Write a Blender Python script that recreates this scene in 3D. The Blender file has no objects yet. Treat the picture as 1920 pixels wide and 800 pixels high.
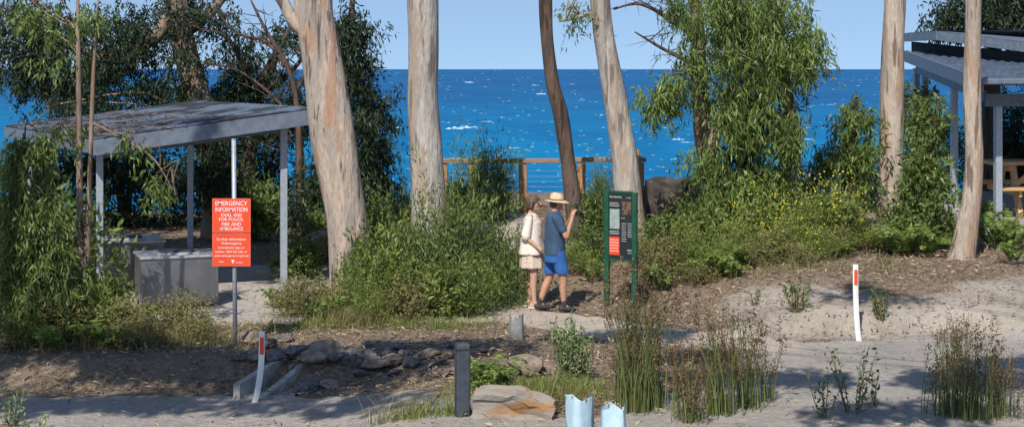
import bpy, math, random
import numpy as np
from mathutils import Vector, Matrix, noise as mnoise
random.seed(7); rng=np.random.default_rng(11)
F=3000.0; H=3.64; HZ=128.0
scene=bpy.context.scene; COL=scene.collection
EL=math.radians(46); AZ=(-.30,-.954)
def P(px,py,Y): return np.array([(px-960)/F*Y, Y, H-(py-HZ)/F*Y])
def X_(px,Y): return (px-960)/F*Y
def ss(a,b,x):
    t=np.clip((x-a)/(b-a),0,1); return t*t*(3-2*t)
def gh(x,y):
    x=np.asarray(x,float); y=np.asarray(y,float)
    left=1-ss(-3.0,-1.2,x)
    base=0.6*ss(24,30,y)*(1-left*0.9)+0.16*ss(29,33,y)*(1-left*.5)
    q=y+0.35*np.sin(x*.9)+.18*np.sin(x*2.7+1)
    bank=ss(2.2,4.4,x+0.25*np.sin(y*1.3))*(0.34*ss(21.5,22.05,q)+.16*ss(22.05,24.0,q))
    h=bank+base-bank*base/0.62
    low=(1-ss(-2.6,-0.4,x))*(1-ss(19.5,20.3,y+0.12*np.sin(x*2.1)))*0.3
    h=h-low
    h=h+0.03*np.sin(x*1.7+y*.9)*np.sin(y*1.3-x*.4)*ss(22.5,24,y)*ss(-3,-1,x)
    h=h-66*ss(37,78,y+2.0*np.sin(x*.15))
    return h
def gz(x,y): return float(gh(x,y))
# ---------------------------------------------------------------- materials
def nt(name):
    m=bpy.data.materials.new(name); m.use_nodes=True
    n=m.node_tree; b=n.nodes['Principled BSDF']
    return m,n,b
def mixc(n,fac,a,b):
    x=n.nodes.new('ShaderNodeMix'); x.data_type='RGBA'
    for s,v in ((0,fac),(6,a),(7,b)):
        if isinstance(v,bpy.types.NodeSocket): n.links.new(v,x.inputs[s])
        else: x.inputs[s].default_value=v if s==0 else (*v,1)
    return x.outputs[2]
def ntex(n,scale,detail=4,stretch=(1,1,1),rough=.55,loc=(0,0,0)):
    tc=n.nodes.new('ShaderNodeTexCoord'); mp=n.nodes.new('ShaderNodeMapping')
    mp.inputs['Scale'].default_value=stretch; mp.inputs['Location'].default_value=loc
    n.links.new(tc.outputs['Object'],mp.inputs[0])
    t=n.nodes.new('ShaderNodeTexNoise'); t.inputs['Scale'].default_value=scale; t.inputs['Detail'].default_value=detail
    t.inputs['Roughness'].default_value=rough
    n.links.new(mp.outputs[0],t.inputs['Vector']); return t.outputs['Fac']
def rng_(n,v,a,b):
    r=n.nodes.new('ShaderNodeMapRange'); r.inputs[1].default_value=a; r.inputs[2].default_value=b
    r.interpolation_type='SMOOTHSTEP'; n.links.new(v,r.inputs[0]); return r.outputs[0]
def mth(n,op,a,b):
    r=n.nodes.new('ShaderNodeMath'); r.operation=op
    for i,v in enumerate((a,b)):
        if isinstance(v,bpy.types.NodeSocket): n.links.new(v,r.inputs[i])
        else: r.inputs[i].default_value=v
    return r.outputs[0]
def bump(n,b,v,strength=.4,dist=.02):
    bp=n.nodes.new('ShaderNodeBump'); bp.inputs['Strength'].default_value=strength; bp.inputs['Distance'].default_value=dist
    n.links.new(v,bp.inputs['Height']); n.links.new(bp.outputs[0],b.inputs['Normal'])
def pm(name,c1,c2=None,scale=6,rough=.6,bmp=.2,metal=0,stretch=(1,1,1),lo=.35,hi=.65,dist=.01,spec=.4):
    m,n,b=nt(name)
    c2=c2 or tuple(c*.75 for c in c1)
    f=ntex(n,scale,5,stretch); g=rng_(n,f,lo,hi)
    n.links.new(mixc(n,g,c1,c2),b.inputs['Base Color'])
    b.inputs['Roughness'].default_value=rough; b.inputs['Metallic'].default_value=metal
    b.inputs['Specular IOR Level'].default_value=spec
    if bmp: bump(n,b,ntex(n,scale*4,4,stretch),bmp,dist)
    return m
def bark(name,cream,grey,tan,dark):
    m,n,b=nt(name)
    a=rng_(n,ntex(n,3.0,5,(1,1,.22)),.44,.56); c=rng_(n,ntex(n,4.5,6,(1,1,.15),loc=(5,2,1)),.52,.58)
    d=rng_(n,ntex(n,9,5,(1,1,.12),loc=(9,1,4)),.56,.63)
    col=mixc(n,a,cream,grey); col=mixc(n,c,col,tan); col=mixc(n,d,col,dark)
    fine=rng_(n,ntex(n,30,3,(1,1,.3)),.3,.7)
    col=mixc(n,mth(n,'MULTIPLY',fine,.4),col,tuple(x*.5 for x in grey))
    n.links.new(col,b.inputs['Base Color']); b.inputs['Roughness'].default_value=.85
    b.inputs['Specular IOR Level'].default_value=.2
    bump(n,b,ntex(n,12,6,(1,1,.2)),.9,.05)
    return m
def leafm(name,dark,light,trans=.25,rough=.5):
    m,n,b=nt(name)
    at=n.nodes.new('ShaderNodeAttribute'); at.attribute_name='tint'
    col=mixc(n,at.outputs['Fac'],dark,light)
    n.links.new(col,b.inputs['Base Color']); b.inputs['Roughness'].default_value=rough
    b.inputs['Specular IOR Level'].default_value=.35
    t=n.nodes.new('ShaderNodeBsdfTranslucent'); n.links.new(col,t.inputs[0])
    mx=n.nodes.new('ShaderNodeMixShader'); mx.inputs[0].default_value=trans
    n.links.new(b.outputs[0],mx.inputs[1]); n.links.new(t.outputs[0],mx.inputs[2])
    n.links.new(mx.outputs[0],n.nodes['Material Output'].inputs[0])
    return m
BK_PINK=bark('bark_pink',(.53,.42,.33),(.37,.31,.26),(.42,.26,.17),(.13,.085,.065))
BK_GREY=bark('bark_grey',(.50,.45,.39),(.36,.325,.29),(.42,.33,.25),(.2,.16,.135))
BK_BROWN=bark('bark_brown',(.34,.25,.18),(.22,.17,.13),(.26,.16,.10),(.08,.055,.04))
BK_DARK=bark('bark_dark',(.15,.105,.08),(.09,.07,.06),(.14,.08,.05),(.04,.03,.025))
BK_TAN=bark('bark_tan',(.52,.42,.33),(.39,.32,.26),(.42,.28,.19),(.19,.13,.095))
LF_BRIGHT=leafm('leaf_bright',(.035,.065,.015),(.27,.36,.09),.32,.42)
LF_MID=leafm('leaf_mid',(.04,.07,.018),(.23,.30,.08),.3)
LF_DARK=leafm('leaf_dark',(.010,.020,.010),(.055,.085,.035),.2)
LF_SHRUB=leafm('leaf_shrub',(.06,.09,.02),(.35,.41,.10),.32)
LF_OLIVE=leafm('leaf_olive',(.09,.09,.035),(.38,.34,.13),.25)
LF_FERN=leafm('leaf_fern',(.06,.11,.02),(.27,.35,.08),.3)
LF_SAP=leafm('leaf_sapling',(.12,.2,.06),(.34,.47,.18),.3)
LF_DRY=leafm('leaf_dry',(.13,.075,.04),(.54,.42,.29),.1,.8)
LF_ROOF=leafm('leaf_roof',(.05,.03,.02),(.22,.15,.10),.1,.8)
LF_RUSH=leafm('leaf_rush',(.05,.075,.02),(.22,.24,.08),.15)
LF_SEED=leafm('seed_head',(.08,.04,.02),(.24,.13,.07),.1,.8)
LF_YEL=leafm('petal_yellow',(.40,.34,.02),(.68,.58,.05),.2)
STEEL=pm('galvanised_steel',(.42,.46,.50),(.34,.37,.41),20,.45,.05,.3)
BLUEST=pm('blue_grey_paint',(.155,.185,.235),(.12,.145,.18),8,.5,.1)
ROOFM=pm('roof_sheet',(.10,.13,.18),(.065,.08,.105),2.5,.5,.1)
ROOFD=pm('roof_sheet_stained',(.11,.14,.19),(.035,.037,.042),1.5,.55,.1,lo=.42,hi=.55)
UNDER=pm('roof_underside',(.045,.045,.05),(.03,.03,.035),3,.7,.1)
INOX=pm('brushed_stainless',(.30,.29,.29),(.20,.195,.195),1.6,.32,.03,.6)
INOXD=pm('hotplate_steel',(.60,.60,.61),(.42,.42,.43),10,.3,.05,.5)
PLATE=pm('hotplate_dark',(.09,.09,.09),(.05,.05,.05),10,.4,.05,.3)
TIMB=pm('orange_timber',(.47,.27,.13),(.32,.17,.08),5,.7,.3,0,(6,6,.6))
TIMBR=pm('weathered_rail',(.33,.23,.165),(.22,.15,.11),5,.75,.3,0,(.6,6,6))
TIMBT=pm('table_timber',(.62,.38,.19),(.48,.27,.12),5,.7,.3,0,(.8,8,8))
REDP=pm('red_sign_face',(.80,.075,.02),(.72,.065,.018),4,.5,0)
WHITEP=pm('white_paint',(.80,.79,.76),(.72,.71,.68),14,.55,.05)
BORDER=pm('sign_border',(.78,.35,.25),None,14,.55,0)
GREENP=pm('green_paint',(.012,.085,.045),(.01,.065,.035),8,.45,.05)
BLACKP=pm('dark_panel',(.022,.028,.03),(.018,.022,.024),8,.4,0)
CONC=pm('concrete',(.46,.41,.35),(.34,.30,.26),5,.9,.3)
CONCG=pm('grey_concrete',(.44,.42,.38),(.28,.26,.24),7,.9,.4)
BASALT=pm('basalt',(.22,.20,.185),(.09,.08,.08),4,.85,.7,dist=.03)
BROWNR=pm('brown_rock',(.34,.26,.20),(.19,.14,.11),3,.9,.7,dist=.03)
BLACKR=pm('black_rock',(.085,.068,.058),(.035,.03,.028),3,.9,.7,dist=.03)
SANDST=pm('sandstone',(.27,.24,.20),(.33,.18,.08),2.2,.9,.6,0,(1,1,2.5),.48,.62,.03)
SLATE=pm('slate_plastic',(.06,.072,.088),(.04,.048,.06),10,.6,.3)
GUARD=pm('guard_plastic',(.50,.66,.72),(.40,.56,.64),6,.5,.2)
SKIN=pm('skin',(.58,.35,.25),(.52,.30,.21),12,.55,.05)
SKIN2=pm('skin_tan',(.50,.27,.17),(.42,.22,.135),12,.55,.05)
HAIR=pm('hair_greybrown',(.15,.095,.07),(.085,.055,.042),30,.7,.5)
TEE=pm('tee_blue',(.05,.095,.165),(.035,.07,.125),9,.85,.4)
SHORTS=pm('shorts_blue',(.035,.14,.40),(.025,.10,.30),9,.8,.4)
DRESS=pm('dress_patterned',(.66,.53,.41),(.40,.28,.19),22,.85,.3,lo=.56,hi=.60)
JACKET=pm('cardigan_cream',(.76,.66,.56),(.50,.39,.31),18,.85,.4,lo=.58,hi=.64)
STRAW=pm('straw',(.72,.57,.37),(.58,.43,.26),40,.8,.4)
HATB=pm('hat_band',(.16,.10,.06),None,10,.8,.1)
SHOE=pm('shoe_dark',(.05,.045,.045),(.03,.03,.03),20,.7,.2)
SANDAL=pm('sandal_white',(.7,.68,.64),None,10,.6,.1)
EYE=pm('eye_dark',(.02,.015,.012),None,10,.2,0)
LIP=pm('lip',(.36,.13,.11),None,10,.5,0)
PHONE=pm('phone_black',(.015,.015,.018),None,10,.25,0)
# ---------------------------------------------------------------- builders
class MB:
    def __init__(s): s.v=[]; s.f=[]
    def add(s,vs,fs):
        o=len(s.v); s.v+= [tuple(map(float,v)) for v in vs]; s.f+=[tuple(i+o for i in f) for f in fs]
    def box(s,c,d,rot=0,bev=0,tilt=None):
        hx,hy,hz=[k/2 for k in d]; b=min(bev,hx*.9,hy*.9,hz*.9)
        if b<=0:
            L=[(x,y,z) for z in(-hz,hz) for x,y in((-hx,-hy),(hx,-hy),(hx,hy),(-hx,hy))]
            fs=[(3,2,1,0),(4,5,6,7),(0,1,5,4),(1,2,6,5),(2,3,7,6),(3,0,4,7)]
        else:
            L=[]
            def ring(x,y,z): return [(-x+b,-y,z),(x-b,-y,z),(x,-y+b,z),(x,y-b,z),(x-b,y,z),(-x+b,y,z),(-x,y-b,z),(-x,-y+b,z)]
            L+=ring(hx-b*.7,hy-b*.7,-hz)+ring(hx,hy,-hz+b)+ring(hx,hy,hz-b)+ring(hx-b*.7,hy-b*.7,hz)
            fs=[tuple(range(7,-1,-1)),tuple(range(24,32))]
            for k in range(3):
                for i in range(8): fs.append((k*8+i,k*8+(i+1)%8,k*8+8+(i+1)%8,k*8+8+i))
        M=Matrix.Rotation(rot,3,'Z')
        if tilt is not None: M=tilt
        s.add([tuple(M@Vector(p)+Vector(c)) for p in L],fs)
    def beam(s,p0,p1,w,h,bev=0):
        p0=Vector(p0);p1=Vector(p1);d=(p1-p0); L=d.length; d.normalize()
        up=Vector((0,0,1)) if abs(d.z)<.95 else Vector((0,1,0))
        sd=d.cross(up).normalized(); u=sd.cross(d).normalized()
        s.box((p0+p1)/2,(L,w,h),tilt=Matrix((d,sd,u)).transposed(),bev=bev)
    def tube(s,pts,rad,n=10,jit=0,cap=True):
        pts=[Vector(p) for p in pts]; vs=[];fs=[]
        for i,p in enumerate(pts):
            a=pts[max(i-1,0)]; b=pts[min(i+1,len(pts)-1)]; d=(b-a).normalized()
            ref=Vector((1,0,0)) if abs(d.x)<.8 else Vector((0,0,1))
            y=d.cross(ref).normalized(); x=y.cross(d).normalized()
            for k in range(n):
                t=2*math.pi*k/n; r=rad[i]
                if jit: r*=1+jit*mnoise.noise(Vector((math.cos(t)*1.3+p.x*3,math.sin(t)*1.3+p.y*3,p.z*1.1)))
                vs.append(p+(x*math.cos(t)+y*math.sin(t))*r)
        for i in range(len(pts)-1):
            for k in range(n): fs.append((i*n+k,i*n+(k+1)%n,(i+1)*n+(k+1)%n,(i+1)*n+k))
        if cap: fs.append(tuple(range(n-1,-1,-1))); fs.append(tuple((len(pts)-1)*n+k for k in range(n)))
        s.add(vs,fs)
    def caps(s,p0,r0,p1,r1,sx=1,sy=1,n=16):
        p0=Vector(p0);p1=Vector(p1);d=p1-p0; L=max(d.length,1e-5); d=d/L if d.length>1e-5 else Vector((1,0,0))
        ref=Vector((0,1,0)) if abs(d.y)<.8 else Vector((1,0,0))
        x=d.cross(ref).normalized(); y=x.cross(d).normalized(); vs=[];fs=[];R=[]
        for a in (85,60,30,0): R.append((-r0*math.sin(math.radians(a)),r0*math.cos(math.radians(a))))
        for a in (0,30,60,85): R.append((L+r1*math.sin(math.radians(a)),r1*math.cos(math.radians(a))))
        for (t,r) in R:
            for k in range(n):
                an=2*math.pi*k/n; o=(x*math.cos(an)+y*math.sin(an))*r
                vs.append(p0+d*t+Vector((o.x*sx,o.y*sy,o.z)))
        m=len(R)
        for i in range(m-1):
            for k in range(n): fs.append((i*n+k,i*n+(k+1)%n,(i+1)*n+(k+1)%n,(i+1)*n+k))
        fs.append(tuple(range(n-1,-1,-1))); fs.append(tuple((m-1)*n+k for k in range(n)))
        s.add(vs,fs)
    def loft(s,rings,n=28,closed=True):
        vs=[];fs=[]
        for i,r in enumerate(rings):
            cx,cy,cz,rx,ry=r[:5]; tl=r[5] if len(r)>5 else 0
            for k in range(n):
                a=2*math.pi*k/n
                vs.append((cx+rx*math.cos(a),cy+ry*math.sin(a),cz+tl*math.cos(a)))
        for i in range(len(rings)-1):
            for k in range(n): fs.append((i*n+k,i*n+(k+1)%n,(i+1)*n+(k+1)%n,(i+1)*n+k))
        if closed: fs.append(tuple(range(n-1,-1,-1))); fs.append(tuple((len(rings)-1)*n+k for k in range(n)))
        s.add(vs,fs)
def tag(o,label,cat,group=None):
    o['label']=label; o['category']=cat
    if group: o['group']=group
def mkobj(name,me,mat,parent=None,loc=(0,0,0),smooth=False):
    me.materials.append(mat)
    if smooth: me.polygons.foreach_set('use_smooth',[True]*len(me.polygons))
    o=bpy.data.objects.new(name,me); COL.objects.link(o); o.location=loc
    if parent: o.parent=parent
    return o
def part(name,th,mb,mat,smooth=False,rel=True):
    L=np.array(th.location) if rel else np.zeros(3)
    me=bpy.data.meshes.new(name); me.from_pydata((np.array(mb.v)-L).tolist(),[],mb.f); me.update()
    return mkobj(name,me,mat,th,(0,0,0),smooth)
def thing(name,loc,label,cat,group=None):
    o=bpy.data.objects.new(name,None); o.empty_display_size=.2; COL.objects.link(o); o.location=tuple(map(float,loc)); tag(o,label,cat,group); return o
def solo(name,loc,mb,mat,label,cat,group=None,smooth=False):
    me=bpy.data.meshes.new(name); me.from_pydata((np.array(mb.v)-np.array(loc)).tolist(),[],mb.f); me.update()
    o=mkobj(name,me,mat,None,tuple(map(float,loc)),smooth); tag(o,label,cat,group); return o
def nrm(a): return a/np.maximum(np.linalg.norm(a,axis=1,keepdims=True),1e-6)
def quads_mesh(name,V,tint):
    N=len(V)//4; me=bpy.data.meshes.new(name)
    me.vertices.add(4*N); me.vertices.foreach_set('co',V.astype(np.float32).ravel())
    me.loops.add(4*N); me.loops.foreach_set('vertex_index',np.arange(4*N,dtype=np.int32))
    me.polygons.add(N); me.polygons.foreach_set('loop_start',np.arange(0,4*N,4,dtype=np.int32))
    me.update(calc_edges=True)
    at=me.attributes.new('tint','FLOAT','FACE'); at.data.foreach_set('value',np.clip(tint,0,1).astype(np.float32))
    return me
def leaves(base,dirs,L,W,tint,curl=.15):
    N=len(base); dirs=nrm(dirs); s=nrm(np.cross(dirs,rng.normal(size=(N,3)))); n=np.cross(dirs,s)
    L=L.reshape(-1,1); W=W.reshape(-1,1)
    m=base+dirs*L*.45+n*L*curl*rng.normal(size=(N,1))*.6
    V=np.stack([base,m+s*W*.5,base+dirs*L,m-s*W*.5],axis=1).reshape(-1,3)
    return V,tint
def foliage(centers,strands=6,per=12,slen=.4,r=.15,bias=(0,0,-1),spread=.45,L=.14,W=.028,leafbias=(0,0,-.8),tvar=.5):
    C=np.asarray(centers); n=len(C); bias=np.array(bias); lb=np.array(leafbias)
    S=np.repeat(C,strands,axis=0)+rng.normal(size=(n*strands,3))*r
    D=nrm(rng.normal(size=(n*strands,3))*spread+bias)*slen*rng.uniform(.5,1.2,(n*strands,1))
    ct=np.repeat(rng.uniform(0,1,n),strands*per)
    B=np.repeat(S,per,axis=0); DD=np.repeat(D,per,axis=0); t=rng.uniform(0,1,(len(B),1))
    base=B+DD*t+rng.normal(size=B.shape)*.03
    d=rng.normal(size=B.shape)*.6+lb+nrm(DD)*.3
    N=len(base)
    tint=ct*tvar+rng.uniform(0,1,N)*(1-tvar)
    return leaves(base,d,L*rng.uniform(.6,1.3,N),W*rng.uniform(.7,1.3,N),tint)
def ell(px,py,rx,ry,Y,rY,n):
    u=rng.normal(size=(n,3)); u=nrm(u)*(rng.uniform(0,1,(n,1))**.45)
    out=[]
    for a in u:
        out.append(P(px+a[0]*rx,py+a[2]*ry,Y)*np.array([1,0,1])+np.array([0,Y+a[1]*rY,0]))
    return np.array(out)
def smooth_path(pts,k=5):
    pts=[np.array(p,float) for p in pts]; out=[]
    for i in range(len(pts)-1):
        p0=pts[max(i-1,0)];p1=pts[i];p2=pts[i+1];p3=pts[min(i+2,len(pts)-1)]
        for j in range(k):
            t=j/k; out.append(.5*((2*p1)+(-p0+p2)*t+(2*p0-5*p1+4*p2-p3)*t*t+(-p0+3*p1-3*p2+p3)*t**3))
    out.append(pts[-1]); return out
def trunk_px(mb,rows,Y,n=16,jit=.12,k=5):
    pts=[np.append(P(px,py,Y),w/F*Y/2) for (px,py,w) in rows]
    sp=smooth_path(pts,k)
    mb.tube([p[:3] for p in sp],[max(p[3],.003) for p in sp],n,jit); return [p for p in sp]
def branches(mb,spine,targets,r0=.04):
    S=np.array([s[:3] for s in spine])
    for T in targets:
        d=np.linalg.norm(S-T,axis=1)+np.maximum(0,S[:,2]-T[2]+.3)*1.5
        a=S[int(np.argmin(d))]; T=np.array(T)
        mid=(a+T)/2+np.array([rng.normal()*.12,rng.normal()*.12,.15+abs(rng.normal())*.15])
        L=np.linalg.norm(T-a); r=min(r0,.012+L*.012)
        sp=smooth_path([a,mid*.5+a*.5+rng.normal(size=3)*.04,mid,T],3)
        m=len(sp); mb.tube(sp,[r*(1-.8*i/(m-1)) for i in range(m)],6,0)
def tree(label,loc,spines,crown_c,lf,bk,kw={},nb=25,name='tree',r0=.04,cat='tree'):
    th=thing(name,loc,label,cat); mb=MB(); sp=[]
    for f in spines: sp+=f(mb)
    if crown_c is not None and len(crown_c):
        idx=rng.choice(len(crown_c),min(nb,len(crown_c)),replace=False)
        branches(mb,sp,crown_c[idx],r0)
    part('trunk',th,mb,bk,True)
    if crown_c is not None and len(crown_c):
        V,t=foliage(crown_c,**kw)
        me=quads_mesh('crown',V-np.array(th.location),t); mkobj('crown',me,lf,th)
    return th
def base_loc(px,Y): x=X_(px,Y); return (x,Y,gz(x,Y))
# ---------------------------------------------------------------- ground
def polyd(x,y,pts):
    d=np.full(x.shape,1e9)
    for (ax,ay),(bx,by) in zip(pts[:-1],pts[1:]):
        vx,vy=bx-ax,by-ay; t=np.clip(((x-ax)*vx+(y-ay)*vy)/(vx*vx+vy*vy),0,1)
        d=np.minimum(d,np.hypot(x-ax-t*vx,y-ay-t*vy))
    return d
PATH1=[(-6,23.6),(-3,23.7),(-.9,23.6),(0.1,23.55),(1.1,22.6),(2.0,21.8),(3.2,21.1)]
PATH2=[(-.2,24.2),(-.9,26.5),(-.6,29),(-.3,31.6)]
def zones(x,y):
    edge=np.interp(x,[-60,-6,-4,-2.6,-1.2,-.2,.8,2.0,3.2,5,8,60],[19.0,19.2,19.3,19.2,18.6,17.2,16.6,18.2,21.0,21.6,21.7,21.7])
    road=1-ss(-.25,.25,y-edge)
    path=np.maximum(1-ss(.45,.8,polyd(x,y,PATH1)),1-ss(.5,.9,polyd(x,y,PATH2)))
    sand=ss(2.3,3.6,x)*(1-ss(22.8,24.4,y+.5*np.sin(x*1.4)))*ss(21,21.8,y)
    sand=np.maximum(sand,.6*ss(5.5,7.5,x)*ss(26,29,y))
    return road,path,sand
def axis(lo,hi,f0,f1,step):
    a=list(np.arange(f0,f1+1e-6,step)); s=step; v=f0; L=[]
    while v>lo: s*=1.25; v-=s; L.append(max(v,lo))
    s=step; v=a[-1]; R=[]
    while v<hi: s*=1.25; v+=s; R.append(min(v,hi))
    return np.array(L[::-1]+a+R)
gx=axis(-3000,3000,-11.5,13.5,.10); gy=axis(-200,110,13,37,.10)
GX,GY=np.meshgrid(gx,gy); GZ=gh(GX,GY)
nz=np.zeros_like(GX)
for i in range(GX.shape[0]):
    if gy[i]<12 or gy[i]>40: continue
    for j in range(GX.shape[1]):
        if abs(gx[j])<14: nz[i,j]=mnoise.noise(Vector((gx[j]*1.6,gy[i]*1.6,0)))*.6+mnoise.noise(Vector((gx[j]*5,gy[i]*5,3)))*.35
rd,pt,sd=zones(GX,GY)
slabm=((GX>-9.8)&(GX<-2.6)&(GY>22.8)&(GY<31)).astype(float)
GZ=GZ+nz*.06*(1-np.maximum(rd,pt)*.8)*(1-slabm)*(1+sd*.4) - slabm*.03
nx,ny=len(gx),len(gy)
V=np.stack([GX,GY,GZ],-1).reshape(-1,3)
idx=np.arange(nx*ny).reshape(ny,nx)
Fq=np.stack([idx[:-1,:-1],idx[:-1,1:],idx[1:,1:],idx[1:,:-1]],-1).reshape(-1,4)
me=bpy.data.meshes.new('ground'); me.vertices.add(len(V)); me.vertices.foreach_set('co',V.astype(np.float32).ravel())
me.loops.add(len(Fq)*4); me.loops.foreach_set('vertex_index',Fq.astype(np.int32).ravel())
me.polygons.add(len(Fq)); me.polygons.foreach_set('loop_start',np.arange(0,len(Fq)*4,4,dtype=np.int32)); me.update(calc_edges=True)
for nm,a in (('road',rd),('path',pt),('sand',sd)):
    at=me.attributes.new(nm,'FLOAT','POINT'); at.data.foreach_set('value',a.astype(np.float32).ravel())
m,n,b=nt('ground_soil')
def attr(nm):
    a=n.nodes.new('ShaderNodeAttribute'); a.attribute_name=nm; return a.outputs['Fac']
jit=mth(n,'MULTIPLY',mth(n,'SUBTRACT',ntex(n,2.2,6),.5),1.3)
def mask(nm): return rng_(n,mth(n,'ADD',attr(nm),jit),.4,.62)
n1=rng_(n,ntex(n,1.1,6),.35,.65); n2=rng_(n,ntex(n,14,5),.35,.65); n3=rng_(n,ntex(n,45,3),.4,.62); n4=rng_(n,ntex(n,3.2,7,rough=.7,loc=(3,3,3)),.5,.62)
lit=mixc(n,n2,(.15,.105,.07),(.38,.29,.205)); lit=mixc(n,n1,lit,(.28,.21,.15)); lit=mixc(n,mth(n,'MULTIPLY',n3,.5),lit,(.10,.07,.05))
sand=mixc(n,n1,(.46,.40,.335),(.36,.31,.255)); sand=mixc(n,mth(n,'MULTIPLY',n4,.6),sand,(.29,.235,.18)); sand=mixc(n,mth(n,'MULTIPLY',n3,.35),sand,(.20,.16,.125))
road=mixc(n,n2,(.43,.395,.35),(.33,.30,.265)); road=mixc(n,n1,road,(.46,.41,.355)); road=mixc(n,mth(n,'MULTIPLY',n4,.45),road,(.29,.255,.22)); road=mixc(n,mth(n,'MULTIPLY',n3,.45),road,(.20,.175,.155))
path=mixc(n,n1,(.56,.48,.395),(.48,.40,.325)); path=mixc(n,mth(n,'MULTIPLY',n3,.3),path,(.30,.235,.185))
c=mixc(n,mask('sand'),lit,sand); c=mixc(n,mask('road'),c,road); c=mixc(n,mask('path'),c,path)
n.links.new(c,b.inputs['Base Color']); b.inputs['Roughness'].default_value=.95; b.inputs['Specular IOR Level'].default_value=.15
bump(n,b,mth(n,'ADD',ntex(n,40,4),mth(n,'MULTIPLY',ntex(n,7,6,rough=.7),2.5)),.7,.035)
g=mkobj('ground',me,m,smooth=True); g['kind']='structure'
# sea
m,n,b=nt('sea_water')
geo=n.nodes.new('ShaderNodeNewGeometry'); sx=n.nodes.new('ShaderNodeSeparateXYZ'); n.links.new(geo.outputs['Position'],sx.inputs[0])
dist=rng_(n,sx.outputs['Y'],300,4500)
col=mixc(n,dist,(.0,.20,.41),(.018,.105,.27))
w1=rng_(n,ntex(n,.012,6,(1,.35,1),.65),.38,.62); w2=rng_(n,ntex(n,.0018,5,(1,.2,1)),.35,.65)
col=mixc(n,mth(n,'MULTIPLY',w1,.5),col,(.004,.085,.24)); col=mixc(n,mth(n,'MULTIPLY',w2,.3),col,(.01,.19,.38))
glint=rng_(n,ntex(n,.06,4,(.5,.25,1),.7),.66,.78)
col=mixc(n,mth(n,'MULTIPLY',glint,.25),col,(.3,.45,.58))  # pale sun glints painted into the water colour
n.links.new(col,b.inputs['Base Color']); b.inputs['Roughness'].default_value=.7; b.inputs['Specular IOR Level'].default_value=.1
bump(n,b,ntex(n,.05,6,(1,.5,1)),.5,3)
SZ=-60
mb=MB(); ys=[70,300,1000,4000,15000,90000]; xs=[-90000,-8000,-1500,0,1500,8000,90000]
mb.add([(x,y,SZ) for y in ys for x in xs],[(j*7+i,j*7+i+1,(j+1)*7+i+1,(j+1)*7+i) for j in range(5) for i in range(6)])
me=bpy.data.meshes.new('sea'); me.from_pydata(mb.v,[],mb.f); o=mkobj('sea_water',me,m); o['kind']='structure'
FOAM=pm('foam',(.62,.72,.80),(.28,.46,.60),.35,.9,0)
mb=MB()
def cap_(px,py,wp,hp_,k=6):
    D=(H-SZ)*F/(py-HZ); x=(px-960)/F*D; w=wp/F*D; hh=hp_/F*D; vs=[]
    for j in range(k+1):
        t=j/k; e=math.sin(math.pi*t)**.6*rng.uniform(.3,1)
        xx=x+(t-.5)*w; yo=D+rng.normal()*w*.1
        vs+= [(xx,yo-hh*.5,SZ+.02),(xx,yo,SZ+.02+hh*e),(xx,yo+hh*1.5,SZ+.02)]
    fs=[]
    for j in range(k):
        a=j*3; fs+=[(a,a+3,a+4,a+1),(a+1,a+4,a+5,a+2)]
    mb.add(vs,fs)
for i in range(1500):
    py=128+3+(rng.uniform()**1.2)*270; f=(py-HZ)/270; big=rng.uniform()<.03
    cap_(960+rng.uniform(-1100,1100),py,(rng.uniform(14,28) if big else rng.uniform(3,9))*(.6+1.0*f),rng.uniform(.4,1.05)*(.6+.8*f)*(1.7 if big else 1))
for a in ((852,242,34,5),(872,240,26,6),(890,239,14,3),(1015,177,20,3),(880,155,18,2.5),(1270,262,24,3),(960,330,18,3),(745,240,14,3)): cap_(*a,k=9)
me=bpy.data.meshes.new('whitecaps'); me.from_pydata(mb.v,[],mb.f); o=mkobj('whitecap_foam',me,FOAM); tag(o,'white foam crests on choppy blue sea','sea foam'); o['kind']='stuff'
# ---------------------------------------------------------------- leaf litter (stuff)
def scatter_litter(N):
    Y=rng.uniform(16,33,N); X=rng.uniform(-.35,.35,N)*Y
    r,p,s=zones(X,Y); keep=rng.uniform(0,1,N)<(1-.93*np.maximum(r,p))*(1-.5*s)
    slab=(X>-9.8)&(X<-2.6)&(Y>22.8)&(Y<31); keep&=~(slab&(rng.uniform(0,1,N)<.9))
    X=X[keep];Y=Y[keep]; Z=gh(X,Y)+rng.uniform(.02,.07,len(X)); M=len(X)
    d=rng.normal(size=(M,3)); d[:,2]*=.18
    s=nrm(np.cross(nrm(d),np.tile([0,0,1.],(M,1))+rng.normal(size=(M,3))*.35)); d=nrm(d)
    L=rng.uniform(.05,.14,(M,1)); W=rng.uniform(.012,.028,(M,1)); B=np.stack([X,Y,Z],1)
    m_=B+d*L*.5
    V=np.stack([B,m_+s*W*.5,B+d*L,m_-s*W*.5],1).reshape(-1,3)
    return V,rng.uniform(0,1,M)**1.2
V,t=scatter_litter(60000); o=mkobj('leaf_litter',quads_mesh('leaf_litter',V,t),LF_DRY); tag(o,'dry fallen gum leaves scattered over the ground','leaf litter'); o['kind']='stuff'
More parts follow.
